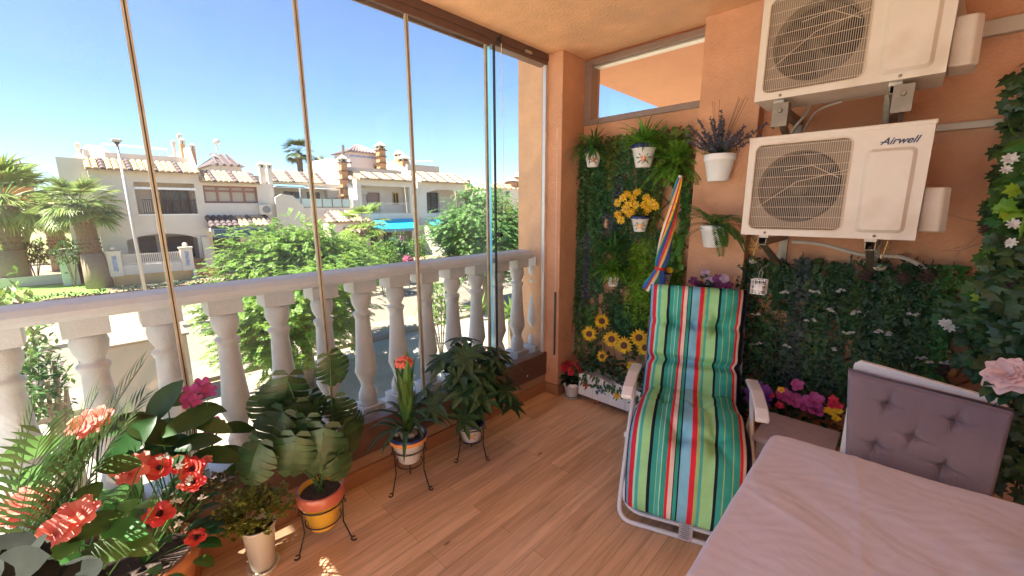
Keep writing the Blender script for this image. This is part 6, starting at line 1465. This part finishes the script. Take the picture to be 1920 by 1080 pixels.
# ---- house 5
y0, y1 = 22.71, 28.6
t = thing('terraced_house', 'rightmost terraced house with a pointed cyan awning half hidden by the right tree', 'house', (-38, 25.6, -2.85), 'terraced houses across the street')
hb = (y0+1.0, y1-.3, 1.0, 3.3); hg = (y0+1.0, y1-1, -2.7, -.1)
shell(t, y0, y1, 3.95, [hb, hg], [hb])
tiles(t, y0+.1, y1+.2, -33.5, 3.95, -35.6, 5.0)
MB().box(-36.3,-35.7,y0+.1,y1-2.0,4.4,5.7).build('roof_parapet', MATS['grey coping'], t)
h_ = hole(797,361,822,398,-35.4); window(t, h_, -35.30, grille_m, dglass, 2, 1, .08); bars(t, h_, -35.32, 12, 'window_grille', h2=4)
a, b2, c3 = hp(796,412,-33.9), hp(832,410,-33.9), hp(823,429,-31.6); m = MB(); m.hexa([a-V((0,0,.03)), b2-V((0,0,.03)), c3-V((0,0,.03)), c3-V((0,.05,.03))], [a, b2, c3, c3-V((0,.05,0))]); m.build('awning', MATS['cyan awning'], t)
m = MB(); m.box(-35.58,-35.5,y0+1.2,y0+2.4,-2.7,-.5); m.build('dark_door', dglass, t)
m = MB(); m.hexa([(-34.0,y0+.001,-2.86),(-30.5,y0+.001,-2.86),(-30.5,y0+.3,-2.86),(-34.0,y0+.3,-2.86)], [(-33.99,y0+.001,.6),(-30.5,y0+.001,-2.4),(-30.5,y0+.3,-2.4),(-33.99,y0+.3,.6)]); m.build('stair_wall', render_c, t)
chimney(t, 783, 308, 322, 16, -38, render_c)
m = MB(); q0, q1 = P(762,303,0,-38), P(811,302,0,-38); m.tube([q0, q1, (-38,q1.y,4.8)], .06, 6); m.build('pergola_rail', white_paint, t)
m = MB(); q = hp(805,364,-34.0); 
# ---- farther houses
def far_house(x0, x1, ptop, pbase, X, label, chim=(), M=render_w, roofM=None, slope=1.2, cat='house'):
    a, b = P(x0,ptop,0,X), P(x1,ptop,0,X); t = thing('distant_house', label, cat, (X-3,(a.y+b.y)/2,GZ))
    zt = a.z-.8; MB().box(X-7,X,a.y,b.y,GZ,zt).build('walls', M, t)
    e = .3; m = MB(); m.hexa([(X+e,a.y-e,zt),(X+e,b.y+e,zt),(X-7-e,b.y+e,zt),(X-7-e,a.y-e,zt)], [(X-2.5,a.y+1.2,zt+slope),(X-2.5,b.y-1.2,zt+slope),(X-4.5,b.y-1.2,zt+slope),(X-4.5,a.y+1.2,zt+slope)])
    n_ = int((b.y-a.y)/.5)
    for k in range(n_):
        y = a.y+(b.y-a.y)*(k+.5)/n_; c = (a.y+b.y)/2; m.tube([(X+e,y,zt+.05),(X-2.5,c+(y-c)*.75,zt+slope+.03)], .14, 5, 1 if k%3 == 0 else 0)
    m.build('roof', [roofM or tile_m, tile_d], t)
    for (cx, ct, cb, cw) in chim: chimney(t, cx, ct, cb, cw, X-1.5, brick_m)
    for k in range(2):
        y = a.y+(b.y-a.y)*(.25+.45*k); h_ = (y, y+1.1, zt-1.6, zt-.5); m = MB(); m.box(X+.002,X+.05,*h_); m.build('window', dglass, t)
    return t
far_house(396, 450, 292, 320, -46, 'small dark-roofed tower house peeping above the second house', [(402,289,310,10)], mat('beige render', (.55,.46,.38), .9), tile_d)
far_house(-12, 44, 300, 360, -62, 'orange house with dark roof at the far left edge', [], mat('orange house render', (.50,.20,.06), .9, .1, 2), mat('grey slate', (.16,.15,.16), .8), cat='house')
far_house(925, 1010, 345, 380, -60, 'pale distant house with brick chimneys just left of the outer column', [(958,330,350,12),(972,322,350,12)])
far_house(868, 925, 350, 370, -75, 'small distant house behind the right tree', [(876,333,350,7)])
far_house(455, 520, 338, 350, -60, 'low distant rooftop behind the second house', [(405,300,310,6)])
# side road strip at left behind the palms
m = MB(); m.add([(-70,-25,-2.84),(-42,-25,-2.84),(-44,.2,-2.84),(-70,.2,-2.84)], [(0,1,2,3)]); struct('side_path', m, paving, 'pale path rising behind the palms at the left', 'path', loc=(0,0,0))
m = MB(); m.hexa([(-90,-60,-2.85),(-52,-60,-2.85),(-52,0,-2.85),(-90,0,-2.85)], [(-90,-60,3.0),(-60,-60,.6),(-60,0,.6),(-90,0,3.0)]); struct('hillside', m, mat('planted slope', (.30,.27,.13), .95, .3, .5), 'sloping planted bank behind the palms', 'slope', loc=(0,0,0))
m = MB()
for i in range(1500):
    q = V((-50+rv(-.5,.5), rv(-12,.4), -1.6+rv(-.9,.7))); m.leaf(q, rdir(-.2,1), .4, .22, .2, 2, .1)
tag(m.build('clipped_hedge', leafmat('green hedge', (.08,.16,.03), .3)), 'bright green hedge on the bank behind the palm trunks', 'hedge')

# ---- street lamp
a, b2 = P(272,545,0,-29.3), P(219,268,0,-29.3)
t = thing('street_lamp', 'tall grey street lamp with a flat head before the nearest house', 'street lamp', (-29.3, a.y, GZ))
lm_ = mat('lamp grey', (.42,.40,.38), .5, .05); m = MB(); m.tube([(-29.3,a.y,GZ),(-29.3,b2.y,b2.z)], .085, 10, r2=.05); m.build('post', lm_, t, smooth=True)
m = MB(); z = b2.z; y = b2.y; m.box(-29.5,-29.05,y-.20,y+.20,z+.05,z+.18); m.build('lamp_head', lm_, t, bevel=.04); m = MB(); m.lathe([(.05,-.1),(.13,.049)], (-29.3,y,z), 12); m.build('collar', dark_rubber, t)
m = MB(); a = P(407,295,0,-42); b2 = P(406,266,0,-42); m.tube([a,b2], .05, 6); m.ball(b2, .25, 10); tag(m.build('globe_lamp', lm_, smooth=True), 'thin pole with a round globe lamp behind the second house', 'lamp')

# ---- palms
trunk_rough = mat('palm boots', (.17,.115,.075), .9, .3, 14, .6, 30); trunk_smooth = mat('shaved palm trunk', (.25,.185,.13), .9, .18, 6, .4, 20, stretch=(1,1,4))
palm_leaf = leafmat('fan palm leaf', (.22,.30,.08), .35, .4, .4, .03)
def fan(m, p, d, petL, r, mi=None, n=22, sp=2.4):
    d = V(d).normalized(); q = V(p); k = 5
    pts = [q.copy()]
    for i in range(k): q = q+d*(petL/k); d = (d-V((0,0,.12))).normalized(); pts.append(q.copy())
    m.tube(pts, .03, 4, mi, r2=.015)
    sd = d.cross(V((0,0,1))); sd = sd.normalized() if sd.length > .1 else V((1,0,0)); up = sd.cross(d)
    for i in range(n):
        a = (i/(n-1)-.5)*sp; dd = (d*math.cos(a)+sd*math.sin(a)+up*rv(-.05,.1)).normalized()
        m.leaf(q, dd, r*(1-.25*abs(a)/1.2)*rv(.85,1.1), r*.075, rv(.3,.9), 4, .3, 'lance', side=(sd*math.cos(a)-d*math.sin(a)), mi=mi)
def palm(px0, py0, px1, py1, X, r, crown_r, label, nf=34, group='fan palms by the lawn', rough0=.45, leafM=None, base=-2.85):
    b_ = P(px0,py0,0,X); tp = P(px1,py1,0,X); b_.z = base; t = thing('fan_palm', label, 'palm tree', b_, group)
    m = MB(); mid = b_.lerp(tp, rough0); m.tube([b_, b_.lerp(mid,.5), mid], r*1.18, 14, r2=r*.95); m.build('lower_trunk', trunk_smooth, t, smooth=True)
    m = MB(); m.tube([mid, tp], r*.8, 12, r2=r*.9); L = (tp-mid).length; rows = int(L/(r*.42)); ax = (tp-mid).normalized()
    for i in range(rows):
        c = mid.lerp(tp, i/rows); rr = r*(.85+.1*math.sin(i))
        for j in range(11):
            a = 2*PI*(j+.5*(i%2))/11+rv(-.08,.08); d = V((math.cos(a), math.sin(a), 0)); s = V((-math.sin(a), math.cos(a), 0)); q = c+d*rr*.75
            m.add([q-s*r*.26, q+V((0,0,-r*.25)), q+s*r*.26, q+V((0,0,r*.34))+d*r*.08, q+d*r*.32+V((0,0,r*.18))], [(0,1,4),(1,2,4),(2,3,4),(3,0,4)])
    m.build('upper_trunk', trunk_rough, t)
    m = MB()
    for i in range(nf):
        a = i*2.4; el = rv(-.28,1.3); d = V((math.cos(a)*math.cos(el), math.sin(a)*math.cos(el), math.sin(el))); fan(m, tp+V((0,0,.1)), d, crown_r*rv(.40,.58), crown_r*rv(.42,.55))
    m.build('crown', leafM or palm_leaf, t)
    m = MB()
    for i in range(10): a = rv(0,6.28); m.leaf(tp-V((0,0,.2)), V((math.cos(a), math.sin(a), -.8)), crown_r*.35, .07, .6, 3, .2, 'lance')
    m.build('dry_stubs', leafmat('dry palm', (.35,.26,.12), .3), t); return t
palm(190,545,150,392,-32.5,.50,2.25,'fan palm between the white shed and the nearest house, its trunk leaning left', 52)
palm(28,525,3,385,-37,.62,3.4,'thick-trunked fan palm cut by the left edge of the photo', 60)
palm(118,490,97,415,-44,.54,2.7,'smaller fan palm standing behind the white shed', 34)
palm(566,330,560,288,-62,.42,2.6,'tall lone palm rising far behind the middle house roof', 34, None, .1, leafmat('far palm leaf', (.07,.11,.04), .3), base=-2.85)
palm(604,340,602,318,-58,.30,2.6,'shaggy palm top peeping over the roofs right of the lone tall palm', 16, None, .1, MATS['far palm leaf'])
palm(678,520,682,430,-24,.22,2.0,'small bright yellow-green palm before the middle house, rising from the shrubs', 22, None, .5, leafmat('sunny palm leaf', (.22,.32,.05), .4), base=GZ)
# cactus-like leaning stem plant left
t = thing('tall_cactus', 'tall forked green cactus stem between the left palms', 'cactus', P(40,510,0,-38)); m = MB(); m.tube([P(28,500,0,-38),P(42,470,0,-38),P(50,440,0,-38),P(58,420,0,-38)], .18, 8); m.tube([P(30,420,0,-38),P(28,435,0,-38),P(33,410,0,-38),P(33,380,0,-38)], .16, 8); m.build('stems', mat('cactus green', (.28,.38,.12), .7, .1), t, smooth=True)

# ---- broadleaf / feathery trees
bark = mat('tree bark', (.20,.15,.10), .9, .25, 12, .6, 20)
def feather_tree(cpx, cpy, X, rx, rz, label, n, M, lean=0, wcomp=.42, zlow=-.75):
    c = P(cpx,cpy,0,X); t = thing('feathery_tree', label, 'tree', (c.x, c.y, GZ), 'feathery-leaved street trees')
    m = MB(); b_ = V((c.x, c.y, GZ)); fork = V((c.x, c.y, c.z-rz*.45)); m.tube([b_, b_.lerp(fork,.5)+V((.05,.08,0)), fork], .16, 10, r2=.11)
    for i in range(11):
        d = rdir(-.1,1); e = c+V((d.x*rx*.75, d.y*rx*.75, d.z*rz*.7)); m.tube([fork, fork.lerp(e,.5)+V((0,0,.25)), e], .06, 6, r2=.015)
    m.build('trunk', bark, t, smooth=True)
    cl = [(rdir(-.9,1), rv(.5,1.0)) for _ in range(46)]; m = MB()
    for i in range(n):
        if random.random() < .82:
            d0, f = random.choice(cl); q = c+V((d0.x*rx, d0.y*rx, d0.z*rz))*f*.86+rdir(-1,1)*rx*rv(.05,.30)
        else: d0 = rdir(-1,1); q = c+V((d0.x*rx, d0.y*rx, d0.z*rz))*rv(.2,1)
        out = (q-c).normalized(); d = V((out.x+rv(-.5,.5), out.y+rv(-.5,.5), rv(-.35,.45)))
        frond(m, q, d, rv(.20,.38), rv(.4,1.3), .085, 9, .036, r=.004, seg=4, ang=.6, simple=True)
    m.build('crown', M, t); return t
tree_l = leafmat('feathery leaf', (.19,.32,.055), .45, .45, .35, .03)
tree_d = leafmat('right tree leaf', (.14,.27,.07), .40, .45, .35, .03)
_n = [0]
feather_tree(560,560,-11.0,2.1,2.0,'bright green feathery tree filling the middle of the view behind the balusters', 7500, tree_l)
feather_tree(655,500,-13.0,1.4,1.2,'paler feathery tree just right of the middle tree', 2400, leafmat('pale feathery leaf', (.20,.30,.05), .45))
feather_tree(905,448,-13.5,2.5,2.35,'darker green dense tree at the right beside the outer column', 8500, tree_d)
def shrub(px, py, X, r, label, M, n=300, ls=.12, flw=None, sc=(1,1,1), cat='shrub', gz=GZ):
    c = P(px,py,0,X); t = thing('garden_shrub', label, cat, (c.x,c.y,gz)); m = MB()
    for i in range(n):
        d = rdir(-.8,1); q = c+V((d.x*sc[0],d.y*sc[1],d.z*sc[2]))*r*rv(.5,1)*(1+.25*math.sin(5*d.x+7*d.z)); 
        for k in range(3): m.leaf(q+rdir()*ls*.6, (d+rdir(-1,1)).normalized(), ls*rv(.7,1.3), ls*.45, .4, 2, .2, 'oval')
    m.build('foliage', M, t); m = MB()
    for i in range(5): e = c+rdir(-.2,1)*r*.6; m.tube([(c.x,c.y,gz), (c.x+(e.x-c.x)*.4, c.y+(e.y-c.y)*.4, (gz+e.z)/2), e], .02, 5)
    m.build('stems', bark, t)
    if flw:
        m = MB()
        for i in range(flw[1]): d = rdir(-.5,1); q = c+V((d.x*sc[0],d.y*sc[1],d.z*sc[2]))*r*rv(.8,1.05); flower(m, q, d, ls*.55, 5, .8, .3)
        m.build('blossoms', flw[0], t)
    return t
sh_g = leafmat('shrub leaf', (.14,.25,.04), .4); sh_d = leafmat('dark shrub leaf', (.06,.13,.035), .3)
shrub(40,690,-7.0,.55,'tall oleander with pink blossoms at the far left behind the balusters', sh_g, 320, .10, (L_pink,14), (1,.55,2.0))
shrub(45,745,-6.4,.5,'low leafy lower part of a bush at the far left beneath the oleander', sh_d, 220, .09, None, (1,.6,1.1))
shrub(745,475,-22,.95,'round dark green shrub left of the magenta blossoms', sh_d, 420, .22)
shrub(780,470,-26,.8,'bright green shrub below the cyan awning', sh_g, 300, .22)
shrub(765,488,-20.5,.30,'small shrub covered in magenta blossoms below the awning', sh_d, 80, .14, (leafmat('bougainvillea', (.60,.12,.25), .4),110))
shrub(715,490,-20,.9,'light green shrub at the foot of the middle tree', sh_g, 380, .2)
shrub(825,575,-9.5,.6,'leafy light green bush between the balusters right of the middle tree', sh_g, 420, .12, None, (1,1,1.4))
shrub(60,480,-37.5,.75,'small rounded garden bush left of the white shed', sh_d, 260, .2, gz=-2.85)
shrub(130,480,-33.8,.7,'sparse bush below the palm next to the shed', sh_d, 120, .2, gz=-2.85)
shrub(505,470,-31,.9,'light green garden shrub against the second house', sh_g, 240, .22, gz=-2.85)
shrub(940,430,-26,2.2,'distant yellow-green tree canopy left of the outer column', leafmat('yellow tree leaf', (.22,.28,.05), .4), 600, .35, cat='tree')
shrub(880,420,-30,1.8,'distant green tree behind the right tree', sh_d, 420, .35, cat='tree')
def yucca(px, py, X, L, label, base=GZ):
    c = P(px,py,0,X); t = thing('yucca', label, 'yucca', (c.x,c.y,base)); m = MB()
    for i in range(70): m.leaf(c, rdir(-.1,1), L*rv(.7,1.1), L*.07, rv(.3,.9), 4, .2, 'lance')
    m.build('leaves', leafmat('yucca leaf', (.20,.30,.05), .4), t); m = MB(); m.tube([(c.x,c.y,base),c], .07, 8); m.build('stem', bark, t)
yucca(958,590,-6.2,.55,'spiky yucca rosette seen between the last balusters'); yucca(900,585,-7.5,.6,'spiky yellow-green yucca behind the third baluster from the outer column'); yucca(418,490,-31.5,.6,'small spiky plant at the steps of the nearest house', -2.85)
# utility box on the near side
X = -12.2; a, b2 = P(142,664,0,X), P(350,632,0,X); t = thing('utility_enclosure', 'long pale rendered utility box by the street behind the balusters', 'utility box', (X-.6,(a.y+b2.y)/2,GZ))
MB().box(X-1.1,X,a.y,b2.y,GZ,a.z).build('body', mat('pale kiosk render', (.34,.305,.25), .9, .05, 2), t, bevel=.02)
MB().box(X-1.15,X+.05,a.y-.05,b2.y+.05,a.z+.001,a.z+.06).build('lid', paving, t, bevel=.01)
X = -7.4; a, b2 = P(92,758,0,X), P(130,760,0,X); tag(MB().box(X-.4,X,a.y,b2.y,GZ,a.z).build('meter_box', paving, bevel=.02), 'small pale meter box beside the oleander', 'meter box')
q = P(402,624,2,GZ); m = MB(); m.box(q.x-.25,q.x+.25,q.y-.35,q.y+.45,GZ+.005,GZ+.16); o = m.build('ground_light', dark_rubber, bevel=.02); tag(o, 'dark low light fitting on the gravel', 'light fitting')
